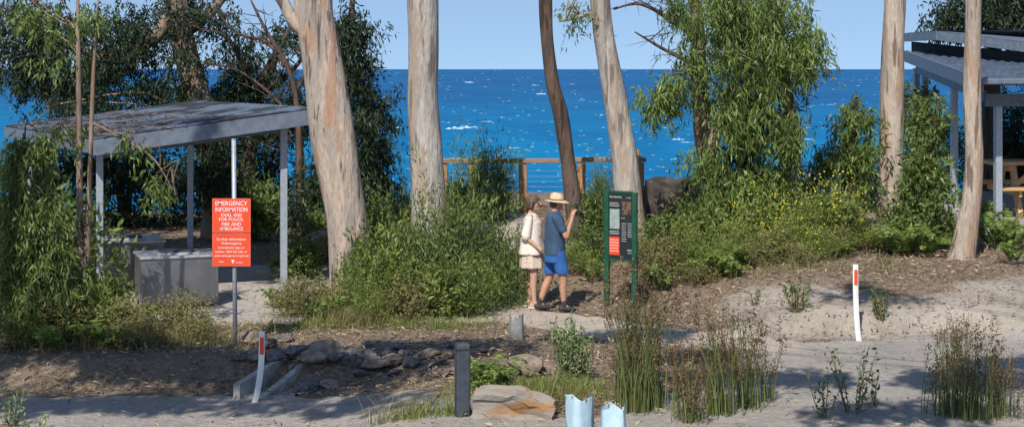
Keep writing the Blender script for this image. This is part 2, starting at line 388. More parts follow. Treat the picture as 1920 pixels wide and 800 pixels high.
def blades(B,h,w,lean,tint,seg=3,bend=.5):
    N=len(B); d=rng.normal(size=(N,3)); d[:,2]=0; d=nrm(d); V=[];T=[]
    h=h.reshape(-1,1); s=nrm(rng.normal(size=(N,3))*np.array([1,1,0]))*w/2
    pts=[]
    for k in range(seg+1):
        t=k/seg; pts.append(B+np.array([0,0,1.])*h*(t-.3*bend*lean*t*t)+d*h*lean*(t**1.8))
    for k in range(seg):
        a=1-k/seg*.6; b2=1-(k+1)/seg*.75
        V.append(np.stack([pts[k]-s*a,pts[k]+s*a,pts[k+1]+s*b2,pts[k+1]-s*b2],1)); T.append(tint)
    return np.concatenate(V).reshape(-1,3),np.concatenate(T),pts[-1],d
def grass_patch(regs,N,h,label,mat,w=.008):
    Bs=[]
    for (px,Y,rx,ry,wt) in regs:
        k=int(N*wt); c=rng.normal(size=(k,2))*.5; x=X_(px,Y)+c[:,0]*rx; y=Y+c[:,1]*ry
        Bs.append(np.stack([x,y,gh(x,y)],1))
    B=np.concatenate(Bs); V,t,_,_=blades(B,rng.uniform(.3,1.2,len(B))*h,w,rng.uniform(.1,.9,(len(B),1)),rng.uniform(0,1,len(B)))
    o=mkobj('grass',quads_mesh('grass',V,t),mat); tag(o,label,'grass'); o['kind']='stuff'
grass_patch([(970,17.9,.8,.6,.25),(1050,18.0,.6,.4,.25),(700,22.6,1.6,.5,.16),(830,22.4,.8,.4,.1),(790,17.0,.25,.2,.03),(855,16.9,.2,.15,.04),(560,22.4,1,.4,.08)],5500,.17,'short green and straw grass between the rocks',LF_SHRUB)
grass_patch([(660,22.6,.5,.3,.3),(300,21.1,1.4,.4,.3),(150,20.9,1.2,.4,.2),(1560,24.6,2,.4,.1),(760,17.0,.4,.15,.06),(1050,17.3,.5,.3,.1)],3800,.28,'dry straw coloured long grass on the bank',LF_OLIVE)
# ---------------------------------------------------------------- big trunks
def TR(rows,Y,**k): return lambda mb: trunk_px(mb,rows,Y,**k)
tree('large twin stemmed gum with pinkish peeling bark leaning over the shrubs',base_loc(655,25),
 [TR([(520,-340,34),(556,-120,38),(571,0,40),(582,70,44),(598,150,58),(614,220,74),(630,300,78),(644,380,78),(656,460,80),(662,530,92),(664,570,118)],25,n=22,jit=.16),
  TR([(640,-340,24),(616,-120,29),(608,0,32),(612,60,38),(622,130,46),(632,200,52),(642,290,56),(655,400,50)],24.93,n=14),
  TR([(450,-60,14),(520,-10,20),(548,35,24),(580,70,26)],25,n=8)],None,LF_MID,BK_PINK)
tree('tall straight smooth grey gum trunk rising from shrubs',base_loc(805,27),
 [TR([(788,-330,46),(790,-120,54),(793,0,57),(793,120,57),(795,230,60),(801,330,64),(804,420,66),(808,500,74),(810,535,90)],27,n=22)],None,LF_MID,BK_GREY)
tree('slender dark leaning trunk beside the timber railing',base_loc(1082,29),
 [TR([(1014,-320,18),(1020,-100,22),(1022,0,25),(1026,80,24),(1036,160,26),(1053,220,28),(1063,290,28),(1072,350,30),(1078,410,32),(1080,480,40)],29,n=14,jit=.2)],None,LF_MID,BK_DARK)  # dark bark colour stands in for the shade on this trunk
tree('cream barked gum trunk leaning behind the information board',base_loc(1180,29),
 [TR([(1106,-320,26),(1116,-100,32),(1125,0,36),(1134,80,38),(1148,160,42),(1160,230,46),(1172,300,52),(1180,380,56),(1184,480,66)],29,n=18),
  TR([(1050,40,4),(1085,32,8),(1128,22,10)],29,n=6)],
  np.concatenate([ell(1085,20,40,22,29,.4,8)]),LF_MID,BK_GREY,dict(strands=4,per=8),8)
tree('pale gum trunk with straight smooth bark on the bank',base_loc(1668,30),
 [TR([(1690,-330,32),(1682,-100,38),(1678,0,41),(1674,110,42),(1672,220,46),(1670,320,46),(1668,400,50),(1664,450,60)],30,n=18)],None,LF_MID,BK_TAN)
tree('slim pale gum trunk curving out at its foot',base_loc(1800,26),
 [TR([(1834,-330,24),(1828,-100,28),(1826,0,30),(1823,110,31),(1824,210,33),(1826,300,34),(1822,370,36),(1812,430,42),(1803,480,52),(1800,505,66)],26,n=16)],None,LF_MID,BK_TAN)
# ---------------------------------------------------------------- left dark trees
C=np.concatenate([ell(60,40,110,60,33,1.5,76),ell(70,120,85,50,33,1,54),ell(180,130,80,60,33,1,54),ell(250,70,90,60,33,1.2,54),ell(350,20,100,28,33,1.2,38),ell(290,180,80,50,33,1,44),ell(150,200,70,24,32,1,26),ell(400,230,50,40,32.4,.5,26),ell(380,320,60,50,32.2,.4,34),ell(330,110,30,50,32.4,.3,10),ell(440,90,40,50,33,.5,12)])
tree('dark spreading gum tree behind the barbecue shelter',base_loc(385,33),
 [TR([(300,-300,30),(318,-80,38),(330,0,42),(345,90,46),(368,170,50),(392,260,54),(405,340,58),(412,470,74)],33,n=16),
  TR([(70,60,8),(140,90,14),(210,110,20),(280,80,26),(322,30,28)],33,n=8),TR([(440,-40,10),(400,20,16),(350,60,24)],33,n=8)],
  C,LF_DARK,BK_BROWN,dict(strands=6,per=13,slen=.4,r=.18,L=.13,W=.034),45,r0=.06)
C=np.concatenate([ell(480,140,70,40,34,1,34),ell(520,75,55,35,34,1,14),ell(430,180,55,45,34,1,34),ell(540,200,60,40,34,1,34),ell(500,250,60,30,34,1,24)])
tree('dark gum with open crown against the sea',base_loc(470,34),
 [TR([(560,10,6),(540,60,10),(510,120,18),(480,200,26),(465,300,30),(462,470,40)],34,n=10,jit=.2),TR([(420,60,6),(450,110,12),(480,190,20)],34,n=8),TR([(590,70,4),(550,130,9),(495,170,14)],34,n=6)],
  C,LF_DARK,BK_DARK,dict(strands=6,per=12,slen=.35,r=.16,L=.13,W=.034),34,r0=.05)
C=np.concatenate([ell(655,40,40,55,31,.8,24),ell(665,130,45,40,31,.8,26),ell(690,200,42,45,31,.8,30),ell(690,280,45,50,31,.8,32),ell(670,360,60,50,31,.8,38),ell(600,340,60,70,31,.8,34),ell(710,350,30,30,31,.5,12)])
tree('drooping dark leaved tree growing behind the twin trunk',base_loc(640,31),
 [TR([(662,-20,8),(655,80,16),(648,180,24),(640,300,30),(636,400,34),(636,480,40)],31,n=10,jit=.2)],
  C,LF_DARK,BK_DARK,dict(strands=7,per=13,slen=.45,r=.13,L=.15,W=.03),35,r0=.04)
for (px,Y,cs,lab) in [
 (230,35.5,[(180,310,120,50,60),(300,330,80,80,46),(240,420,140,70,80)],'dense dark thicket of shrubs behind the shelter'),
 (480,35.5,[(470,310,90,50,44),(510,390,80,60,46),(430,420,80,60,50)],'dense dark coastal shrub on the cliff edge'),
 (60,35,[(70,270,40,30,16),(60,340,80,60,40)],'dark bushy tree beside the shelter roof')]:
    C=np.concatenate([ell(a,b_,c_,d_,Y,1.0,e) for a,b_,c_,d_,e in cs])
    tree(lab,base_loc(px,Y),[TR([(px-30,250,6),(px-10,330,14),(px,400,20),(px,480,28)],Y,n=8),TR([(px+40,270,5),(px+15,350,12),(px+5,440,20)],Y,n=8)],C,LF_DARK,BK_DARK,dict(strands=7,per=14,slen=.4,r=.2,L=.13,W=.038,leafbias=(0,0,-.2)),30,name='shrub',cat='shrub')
C=np.concatenate([ell(1400,0,130,45,28,.9,46),ell(1470,100,70,60,28,.8,34),ell(1340,95,70,45,28,.8,20),ell(1235,180,42,34,28,.5,13),ell(1270,150,40,24,28,.5,8),ell(1390,190,60,60,28,.8,26),ell(1460,235,45,50,28,.8,22),
 ell(1360,290,55,45,28,.7,20),ell(1400,350,65,50,28,.7,26),ell(1335,385,42,42,27.6,.5,14),ell(1510,70,34,45,28,.6,12),ell(1450,320,45,40,28,.6,14),ell(1290,10,40,34,28,.5,10),ell(1440,60,50,100,27.4,.3,14)])
tree('leafy gum with long drooping bright green foliage and open gaps',base_loc(1330,28.6),
 [TR([(1300,-60,14),(1308,60,26),(1312,160,32),(1322,260,40),(1334,340,46),(1338,450,60)],29,n=12,jit=.15),
  TR([(1440,-60,14),(1456,60,22),(1470,150,26),(1486,240,28),(1484,330,34),(1470,460,40)],28.8,n=10,jit=.15),
  TR([(1420,60,8),(1390,130,14),(1350,220,20),(1330,300,26)],28.6,n=8)],
  C,LF_BRIGHT,BK_BROWN,dict(strands=6,per=13,slen=.52,r=.11,spread=.32,L=.16,W=.026,leafbias=(0,0,-1.0),tvar=.65),70,r0=.045)
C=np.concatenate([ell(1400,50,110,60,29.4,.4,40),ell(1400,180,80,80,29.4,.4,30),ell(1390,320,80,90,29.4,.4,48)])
tree('shaded inner gum standing behind the drooping foliage',base_loc(1400,29.6),[TR([(1402,-60,10),(1405,80,16),(1402,240,24),(1400,440,36)],29.6,n=8)],C,LF_DARK,BK_DARK,dict(strands=6,per=12,slen=.45,r=.16,L=.16,W=.032),20)  # dark leaf colour paints the shaded inside of the drooping crown
C=np.concatenate([ell(1600,210,38,36,29.5,.5,16),ell(1600,270,44,36,29.5,.5,18),ell(1565,300,40,40,29.5,.6,12),ell(1620,320,30,30,29.5,.5,8)])
tree('young gum with light green drooping leaves',base_loc(1590,29.5),[TR([(1606,180,6),(1600,250,10),(1592,330,14),(1590,440,20)],29.5,n=8)],C,LF_BRIGHT,BK_DARK,dict(strands=6,per=12,slen=.35,r=.11,L=.16,W=.03),25)
C=np.concatenate([ell(1750,215,26,28,27.4,.35,9),ell(1738,290,42,36,27.4,.4,17),ell(1732,360,50,40,27.4,.5,24),ell(1720,410,50,28,27.2,.5,15)])
tree('bushy green sapling beside the picnic shelter posts',base_loc(1740,27.4),[TR([(1765,180,5),(1752,260,9),(1742,350,12),(1738,470,16)],27.4,n=8)],C,LF_BRIGHT,BK_DARK,dict(strands=6,per=12,slen=.3,r=.12,L=.13,W=.04,leafbias=(0,0,-.3)),25)
C=np.concatenate([ell(1820,20,80,28,39,1,36),ell(1900,30,50,40,39,1,34),ell(1770,40,20,12,39,.5,5),ell(1900,-30,120,40,39,1,50)])
tree('dark gum crown rising behind the picnic shelter roof',base_loc(1860,39),[TR([(1870,-80,10),(1866,60,24),(1860,200,34),(1858,400,46)],39,n=10)],C,LF_DARK,BK_DARK,dict(strands=6,per=12,slen=.5,r=.2,L=.18,W=.04),25)
for (px,Y,cs,lab,lf) in [
 (1900,41,[(1900,230,90,60,70),(1850,290,80,60,60),(1930,330,60,60,50)],'dark shady bushes behind the picnic table',LF_DARK),  # shade behind the shelter is put into the dark leaf colour
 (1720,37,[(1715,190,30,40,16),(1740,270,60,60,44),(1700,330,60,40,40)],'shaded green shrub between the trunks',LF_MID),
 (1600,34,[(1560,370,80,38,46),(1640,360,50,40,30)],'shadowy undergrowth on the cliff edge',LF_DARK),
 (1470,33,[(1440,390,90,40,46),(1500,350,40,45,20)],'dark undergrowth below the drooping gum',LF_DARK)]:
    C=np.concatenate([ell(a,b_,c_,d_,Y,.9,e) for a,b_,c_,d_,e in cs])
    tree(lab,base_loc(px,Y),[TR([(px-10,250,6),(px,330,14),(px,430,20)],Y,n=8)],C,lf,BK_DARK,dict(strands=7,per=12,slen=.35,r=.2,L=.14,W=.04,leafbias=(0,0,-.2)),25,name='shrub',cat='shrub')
C=np.concatenate([ell(50,290,60,40,21,.4,26),ell(40,380,62,50,21,.45,36),ell(70,450,62,50,21,.5,38),ell(90,530,62,45,21,.5,30),ell(40,560,55,50,21,.5,28),ell(20,470,40,70,21,.4,20)])
tree('dense young gum with pale drooping leaves at the verge',base_loc(60,21),[TR([(45,250,5),(50,380,9),(58,520,14),(60,680,18)],21,n=8)],C,LF_MID,BK_DARK,dict(strands=6,per=13,slen=.32,r=.08,L=.12,W=.024,leafbias=(0,0,-1)),25,r0=.02)
C=np.concatenate([ell(300,340,35,30,21.8,.3,7),ell(250,265,40,22,21.8,.3,5),ell(120,240,60,18,21.8,.3,7),ell(150,40,70,40,21.8,.4,12),ell(60,20,70,25,21.8,.4,12),ell(110,110,60,30,21.8,.3,5)])
tree('spindly twin stemmed sapling with sparse hanging leaves',base_loc(155,21.8),
 [TR([(145,-60,5),(147,90,9),(148,250,12),(150,400,14),(156,520,18),(160,610,22)],21.8,n=8,jit=.2),TR([(186,-20,3),(176,120,7),(170,280,9),(166,430,11),(160,560,14)],21.8,n=8,jit=.2),
  TR([(330,370,2),(290,300,4),(230,260,5),(172,230,7)],21.8,n=5)],C,LF_BRIGHT,BK_BROWN,dict(strands=4,per=9,slen=.25,r=.06,L=.12,W=.028),20,r0=.012)
def twig_tree(label,px,Y,segs,bk):
    th=thing('bare_branch',base_loc(px,Y),label,'branch'); mb=MB()
    for rows in segs:
        sp=trunk_px(mb,rows,Y,n=6,jit=.1)
        for i in range(2,len(sp)-1):
            a=sp[i][:3]; e=a+np.array([rng.normal()*.5,rng.normal()*.2,rng.uniform(-.15,.55)]); m_=(a+e)/2+rng.normal(size=3)*.06
            mb.tube([a,m_,e],[.012,.008,.003],5)
            for q in range(3):
                f=m_+(e-m_)*rng.uniform(); mb.tube([f,f+rng.normal(size=3)*np.array([.25,.1,.2])],[.006,.002],4)
    part('branch',th,mb,bk,True)
twig_tree('leafless dark dead tree with fine twigs',1335,30,[[(1150,18,3),(1200,8,6),(1260,40,10),(1310,90,14),(1325,250,18),(1330,450,24)],[(1190,60,3),(1240,90,6),(1300,120,9)],[(1240,-20,3),(1270,30,6),(1300,80,9)]],BK_DARK)
twig_tree('dead dark limbs reaching over the sea view',520,32,[[(470,0,3),(500,60,7),(545,140,10),(560,250,14),(565,470,20)],[(620,60,3),(590,110,6),(556,170,8)],[(400,10,2),(440,60,4),(500,80,6),(540,130,8)],[(380,120,2),(440,130,4),(500,170,6),(556,230,8)]],BK_DARK)
# ---------------------------------------------------------------- shrubs
def shrub_mesh(n,strands,per,L,W,lf,up=.6,slen=.35,spread=.6):
    u=nrm(rng.normal(size=(n,3)))*(rng.uniform(0,1,(n,1))**.4); u[:,2]=np.abs(u[:,2]); C=u*np.array([.42,.36,.62])+np.array([0,0,.08])
    V,t=foliage(C,strands,per,slen,.06,(0,0,up),spread,L,W,(0,0,.35)); return V,t,C
VAR={}
def mkvar(key,n,strands,per,L,W,lf,stems=14,**k):
    V,t,C=shrub_mesh(n,strands,per,L,W,lf,**k); me=quads_mesh('foliage_'+key,V,t); me.materials.append(lf)
    mb=MB()
    for c in C[:stems]: mb.tube([(c[0]*.1,c[1]*.1,-.05),tuple(c*.55+rng.normal(size=3)*.03),tuple(c)],[.012,.008,.004],5)
    ms=bpy.data.meshes.new('stem_'+key); ms.from_pydata(mb.v,[],mb.f); ms.materials.append(BK_DARK); VAR[key]=(me,ms,C)
mkvar('broad',34,5,10,.10,.035,LF_SHRUB)
mkvar('fine',38,6,14,.07,.013,LF_SHRUB,up=.8)
mkvar('olive',32,6,12,.08,.016,LF_OLIVE)
mkvar('dark',40,6,12,.09,.03,LF_MID)
mkvar('feather',26,7,22,.075,.013,LF_MID,up=.45,slen=.55,spread=1.2)
nfl=200
u=nrm(rng.normal(size=(nfl,3)))*rng.uniform(.9,1.35,(nfl,1)); u[:,2]=np.abs(u[:,2]); B=u*np.array([.46,.42,.78])+np.array([0,0,.2])
V,t=leaves(B,rng.normal(size=B.shape),np.full(nfl,.038),np.full(nfl,.03),rng.uniform(0,1,nfl)); YF=quads_mesh('yellow_flower',V,t); YF.materials.append(LF_YEL)
LABS={'broad':'leafy green shrub growing from leaf litter','fine':'fine leaved green bush on the verge','olive':'olive brown scrubby bush with dry stems','dark':'dark green shrub in the undergrowth','feather':'feathery green wattle like shrub'}
def shrub(key,px,Y,w,h,flower=False,label=None):
    x=X_(px,Y); th=thing('shrub',(x,Y,gz(x,Y)),label or LABS[key],'shrub','undergrowth shrubs')
    th.scale=(w,w*.9,h/.8); th.rotation_euler=(0,0,rng.uniform(0,6.28))
    a=bpy.data.objects.new('foliage',VAR[key][0]); b2=bpy.data.objects.new('stem',VAR[key][1])
    for q in (a,b2): COL.objects.link(q); q.parent=th
    if flower:
        f=bpy.data.objects.new('flower',YF); COL.objects.link(f); f.parent=th; th['label']=label or 'green shrub dotted with small yellow flowers'
for a in [('feather',850,24.6,1.6,1.85),('feather',910,24.9,1.4,1.3),('feather',790,24.6,1.4,1.4),('feather',945,24.5,1.0,1.0),('broad',720,24.0,1.3,1.15),('fine',740,23.6,1.3,.9),('broad',820,23.5,1.2,.7),('fine',880,23.9,1.0,.7),
 ('dark',690,24.4,1.1,1.0),('olive',575,23.6,1.1,.6),('olive',620,23.3,1.0,.5),('olive',545,23.3,.9,.5),('fine',690,22.9,1.0,.6),('olive',760,23.1,1.1,.6),('feather',870,23.6,1.2,.8),('feather',700,23.6,1.2,.9),
 ('olive',350,22.0,1.0,.55),('olive',290,22.0,.9,.45),('broad',205,22.2,.9,.75),('fine',190,21.4,1.0,.7),('olive',110,20.9,1.1,.7),('olive',230,21.2,.9,.6),('fine',30,20.7,.9,.6),('dark',130,21.6,1.1,.9),('olive',260,20.8,.9,.45),
 ('dark',1110,29.0,.9,.8),('feather',900,30.8,1.2,1.6),('feather',940,31.2,.9,1.3),('dark',860,30.5,1.0,.8),('feather',1130,30.5,.9,1.2),('dark',1100,27.0,.8,.6),('fine',1085,26.4,.7,.5),
 ('olive',1215,26.6,1.0,.6),('olive',1270,26.2,1.1,.7),('dark',1250,27.6,1.2,.7),('fine',1310,25.9,1.0,.65),('broad',1340,26.8,1.1,.8),('dark',1320,28,1.3,.8),('fine',1390,26.0,1.0,.65),('olive',1450,25.7,1.0,.5),
 ('dark',1500,27.5,1.3,.7),('olive',1560,26.5,1.1,.5),('dark',1560,28.5,1.2,.7),('fine',1620,26.8,1.0,.45),('dark',1440,28.2,1.3,.8),('fine',1530,25.9,.9,.5),('olive',1230,25.6,.8,.35),('olive',1670,26.8,1.0,.4),
 ('dark',1700,28.3,1.1,.7),('dark',560,27.5,1.1,.65),('dark',480,32.5,1.5,1.2),('dark',600,29.8,1.3,.9),('dark',740,29.5,1.2,1.0),('dark',700,28,1.3,.9),('fine',770,27.3,1.0,.9),
 ('dark',100,25,2.0,1.6),('dark',20,24.5,1.8,1.5),('broad',1760,28.4,.9,.5),('olive',370,21.3,.7,.35),('fine',1350,25.5,.9,.5),('broad',1290,26.6,1.0,.8),('olive',1420,25.3,.9,.4),('olive',1500,25.3,.8,.35),('olive',1320,25.1,.8,.35)]:
    shrub(*a)
for a in [('fine',1500,26.6,1.3,.95),('broad',1560,26.9,1.2,.95),('broad',1430,26.8,1.1,.85),('fine',1590,27.2,1.0,.8),('fine',1480,25.9,1.0,.6),('broad',1400,26.4,.9,.6)]: shrub(*a,True)
shrub('broad',880,24.0,.8,.6,True); shrub('broad',1850,31,1,.4)
def fern_mesh(nf=11,R=.5):
    B=[];D=[];L=[]
    for i in range(nf):
        a=2*math.pi*i/nf+rng.normal()*.2; r=R*rng.uniform(.6,1.2); hz=rng.uniform(.4,.8)
        for k in range(24):
            t=(k+2)/26; p=np.array([math.cos(a)*r*t,math.sin(a)*r*t,.06+hz*r*math.sin(t*2.4)])
            for s in(-1,1):
                d=np.array([-math.sin(a)*s+.35*math.cos(a),math.cos(a)*s+.35*math.sin(a),-.15]); B.append(p);D.append(d);L.append(.17*r/.5*(1-t)**.6+.015)
    B=np.array(B);D=np.array(D);L=np.array(L)
    return leaves(B,D,L,np.full(len(B),.028),rng.uniform(.1,1,len(B)),.05)
FM=[]
for i in range(3):
    V,t=fern_mesh(10+i*2); m_=quads_mesh('fern',V,t); m_.materials.append(LF_FERN); FM.append(m_)
for i,(px,Y,s) in enumerate([(1350,25.2,1.0),(1400,25.4,.8),(1295,25.5,.7),(1240,25.3,.8),(1690,26.4,1.0),(1740,26.3,.9),(1720,26.9,1.0),(1640,27,.7),(1580,26.2,.7),(1860,27.2,1.0),(1895,27,1.0),(1880,28,1.0),
   (900,18.3,.7),(930,18.1,.7),(915,17.9,.6),(520,24.2,.7),(250,21.7,.8),(170,21.1,.9),(600,22.9,.7),(1475,25.6,.7),(1375,24.9,.6),(1900,25.4,.7),(660,23.3,.8),(1780,27,.8),(1110,26,.7),(100,20.7,.8),(210,20.8,.7)]):
    x=X_(px,Y); o=bpy.data.objects.new('fern',FM[i%3]); COL.objects.link(o); o.location=(x,Y,gz(x,Y)); o.scale=(s*1.15,s*1.15,s*1.2); o.rotation_euler=(0,0,rng.uniform(0,6))
    tag(o,'green fern with arching fronds in the undergrowth','fern','ferns in the undergrowth')
def rush(px,Y,h,r,n,label):
    x=X_(px,Y); c=rng.normal(size=(n,2))*r*.3; B=np.stack([c[:,0],c[:,1],np.zeros(n)-.03],1)
    hh=rng.uniform(.45,1.05,n)*h
    V,t,tips,d=blades(B,hh,.010,rng.uniform(.02,.34,(n,1)),rng.uniform(0,1,n),5)
    th=thing('rush_clump',(x,Y,gz(x,Y)),label,'rush','rush clumps at the road edge')
    me=quads_mesh('stem',V,t); mkobj('stem',me,LF_RUSH,th)
    sel=rng.uniform(0,1,n)<.55; T=tips[sel]; k=16
    BB=np.repeat(T,k,axis=0)-np.array([0,0,1])*rng.uniform(0,.18,(len(T)*k,1))+rng.normal(size=(len(T)*k,3))*.013
    V,t=leaves(BB,rng.normal(size=BB.shape)+np.array([0,0,.8]),np.full(len(BB),.034),np.full(len(BB),.015),rng.uniform(0,1,len(BB)))
    mkobj('seed_head',quads_mesh('seed_head',V,t),LF_SEED,th)
for a in [(1192,17.0,1.6,.32,170),(1168,17.3,1.1,.25,60),(1225,17.2,1.4,.3,80),(1285,16.7,.9,.3,70),(1345,16.9,1.15,.34,130),(1400,17.2,1.05,.32,110),(1440,17.5,.8,.25,36),(1790,16.8,1.1,.34,110),(1832,16.6,1.05,.34,110),(1870,16.8,.8,.3,50),(1760,16.9,.7,.25,30),(1900,16.6,.55,.3,34),(1300,16.5,.6,.3,60)]:
    rush(*a,'tall brown green rushes with dry seed heads')
def seedling(px,Y,h,r,n,lf,label,L=.07,W=.016,per=16):
    x=X_(px,Y); th=thing('seedling',(x,Y,gz(x,Y)),label,'plant'); mb=MB(); Bs=[];D=[]
    for i in range(n):
        a=rng.uniform(0,6.28); q=r*rng.uniform(.2,1); top=np.array([math.cos(a)*q,math.sin(a)*q,h*rng.uniform(.6,1)]); b0=np.array([math.cos(a)*q*.25,math.sin(a)*q*.25,-.02]); md=(b0+top)/2+rng.normal(size=3)*.02
        mb.tube([b0,md,top],[.006,.005,.002],5)
        for k in range(per):
            t=(k+1)/per; p=b0*(1-t)+top*t; Bs.append(p); D.append(rng.normal(size=3)*.7+np.array([0,0,.6]))
    me=bpy.data.meshes.new('stem'); me.from_pydata(mb.v,[],mb.f); mkobj('stem',me,BK_BROWN,th)
    V,t=leaves(np.array(Bs),np.array(D),L*rng.uniform(.6,1.2,len(Bs)),W*rng.uniform(.7,1.3,len(Bs)),rng.uniform(0,1,len(Bs))); mkobj('leaf',quads_mesh('leaf',V,t),lf,th)
seedling(1065,18.5,.82,.22,22,LF_SAP,'pale green upright leafy seedling beside the path',.085,.024,per=32)
seedling(1095,18.6,.64,.16,12,LF_SAP,'pale green upright leafy seedling beside the path',.085,.024,per=26)
seedling(1600,17.0,.75,.5,9,LF_MID,'thin wiry weed with scattered small leaves',.07,.03,per=12)
seedling(1545,16.7,.5,.3,6,LF_MID,'thin wiry weed with scattered small leaves',.07,.03,per=12)
seedling(1640,17.2,.45,.3,5,LF_MID,'thin wiry weed with scattered small leaves',.07,.03,per=10)
seedling(20,17.6,.5,.25,8,LF_SAP,'bright green seedling at the road edge',.08,.03,per=12)
seedling(60,17.4,.2,.2,5,LF_SAP,'bright green seedling at the road edge',.07,.025,per=8)
seedling(1495,22.3,.42,.26,14,LF_MID,'small green weed on the sandy bank',.08,.03,per=14)
seedling(1650,22.0,.42,.2,11,LF_MID,'small green weed on the sandy bank',.08,.03,per=14)
seedling(1415,23.2,.25,.12,6,LF_MID,'small green weed on the sandy bank',.06,.02,per=10)
seedling(1660,25.2,.3,.2,8,LF_MID,'small green weed on the sandy bank',.07,.025,per=10)
# ---------------------------------------------------------------- rocks
import bmesh
def rock_mesh(seed,flat=.6,cuts=9,sub=3):
    r=random.Random(seed); bm=bmesh.new(); bmesh.ops.create_icosphere(bm,subdivisions=sub,radius=1)
    pl=[(Vector((r.gauss(0,1),r.gauss(0,1),r.gauss(0,1))).normalized(),r.uniform(.5,.82)) for _ in range(cuts)]
    for v in bm.verts:
        for nn,d in pl:
            k=v.co.dot(nn)
            if k>d: v.co-=nn*(k-d)*.92
        v.co+=v.co.normalized()*mnoise.noise(v.co*2.2+Vector((seed,0,0)))*.09
        v.co.z*=flat
    me=bpy.data.meshes.new('rock'); bm.to_mesh(me); bm.free(); return me
RM=[rock_mesh(i,.5) for i in range(8)]
for i,m_ in enumerate(RM): m_.materials.append(BASALT if i%3 else BROWNR)
def rock(px,py,sz,me,zoff=.3,label='grey brown basalt rock in the drainage line',grp='rocks lining the drain',sq=1):
    Y=24.0
    for _ in range(40):
        x=X_(px,Y); z=gz(x,Y); Y=Y+.6*((H-z)*F/(py-HZ)-Y)
    x=X_(px,Y); o=bpy.data.objects.new('rock',me); COL.objects.link(o); s=sz/F*Y/2
    o.location=(x,Y,gz(x,Y)+s*zoff*sq); o.scale=(s*rng.uniform(.95,1.3),s*.9,s*sq*rng.uniform(.7,1.0)); o.rotation_euler=(rng.normal()*.15,rng.normal()*.15,rng.uniform(0,6)); tag(o,label,'rock',grp); return o
R=[(470,640,50),(500,650,44),(530,640,36),(480,672,46),(520,675,50),(560,668,62),(600,672,60),(635,690,56),(600,700,80),(575,705,50),(660,668,40),(640,655,34),(690,672,44),(665,690,54),(700,690,60),(720,662,44),(735,680,50),(760,668,36),(770,688,44),(800,672,40),(745,655,30),(815,690,50),(835,668,34),(850,650,30),(790,655,28),(690,650,26),(585,652,30),(620,710,36),(680,706,36),(740,702,30),(850,700,30),(870,675,28),(905,660,26),(455,672,36),(610,655,30),(560,650,28),(830,705,26),(780,705,26)]
for i,(a,b_,c_) in enumerate(R): rock(a,b_,c_*1.15,RM[i%8])
m1=rock_mesh(21,.8); m1.materials.append(BROWNR)
rock(985,700,78,m1,.5,'brown angular boulder beside a pale seedling','boulders',1.0)
rock(1030,700,40,m1,.3,'brown angular boulder beside a pale seedling','boulders')
# flat topped dark boulder
bm=bmesh.new(); bmesh.ops.create_cube(bm,size=1); bmesh.ops.subdivide_edges(bm,edges=bm.edges[:],cuts=7,use_grid_fill=True)
for v in bm.verts:
    c=v.co.copy(); k=1-.22*max(0,abs(c.x)+abs(c.z)+abs(c.y)-.85); v.co=Vector((c.x*1.05*k,c.y*.7*k,c.z*.95*k))+Vector((mnoise.noise(c*3),mnoise.noise(c*3+Vector((5,0,0))),mnoise.noise(c*3+Vector((0,9,0)))))*.09
me=bpy.data.meshes.new('rock'); bm.to_mesh(me); bm.free(); me.materials.append(BLACKR)
o=bpy.data.objects.new('rock',me); COL.objects.link(o); o.location=(X_(1260,30.5),30.5,1.06); tag(o,'large flat topped dark boulder by the railing end','rock','boulders')
m3=rock_mesh(41,.6); m3.materials.append(BROWNR)
o=rock(592,455,80,m3,.4,'tan boulder beside the shelter','boulders',1.1); Yq=28.5; o.location=(X_(595,Yq),Yq,P(592,452,Yq)[2]); o.scale=(.36,.33,.34)
for a in [(960,655,24),(940,640,18),(1000,650,22),(1420,640,18),(1460,638,16),(905,640,22),(1180,640,18)]: rock(a[0],a[1],a[2],RM[a[0]%8])
bm=bmesh.new(); bmesh.ops.create_cube(bm,size=1); bmesh.ops.subdivide_edges(bm,edges=bm.edges[:],cuts=9,use_grid_fill=True)
for v in bm.verts:
    c=v.co.copy(); v.co=Vector((c.x*.84,c.y*.42,c.z*.32))
    v.co*=1-.12*max(0,(abs(c.x)+abs(c.z)-.75))
    v.co+=Vector((mnoise.noise(c*3+Vector((3,0,0))),mnoise.noise(c*3+Vector((0,7,0))),mnoise.noise(c*4)))*.07
    if c.x>.1: v.co.z-=(c.x-.1)*.3*(c.z+.5)
me=bpy.data.meshes.new('stone_block'); bm.to_mesh(me); bm.free()
x=X_(966,16.8); o=mkobj('stone_block',me,SANDST,None,(x,16.8,gz(x,16.8)+.10)); o.rotation_euler=(0,0,-.12); tag(o,'rough brown grey sandstone block with orange staining in grass','stone block')
# ---------------------------------------------------------------- left shelter
A=np.array([-6.43,24.5,2.52]);Bc=np.array([-3.15,25.5,2.97]);Cc=np.array([-6.15,31,2.97]);Dc=np.array([-9.5,30,2.52])
sh=thing('barbecue_shelter',(-6.4,27.5,.03),'blue grey steel barbecue shelter with leaf strewn skillion roof','shelter')
def sheet(mb,A,B,C,D,waves,amp,thick):
    n=waves*6; vs=[];fs=[]
    for i in range(n+1):
        u=i/n; z=amp*math.sin(u*waves*2*math.pi)
        p=A*(1-u)+B*u; q=D*(1-u)+C*u
        for w in (p,q): vs.append(w+np.array([0,0,z]))
        for w in (p,q): vs.append(w+np.array([0,0,z-thick]))
    for i in range(n):
        a=i*4; b2=a+4
        fs+=[(a,b2,b2+1,a+1),(a+2,a+3,b2+3,b2+2),(a,a+2,b2+2,b2),(a+1,b2+1,b2+3,a+3)]
    fs+=[(0,1,3,2),(n*4,n*4+2,n*4+3,n*4+1)]; mb.add(vs,fs)
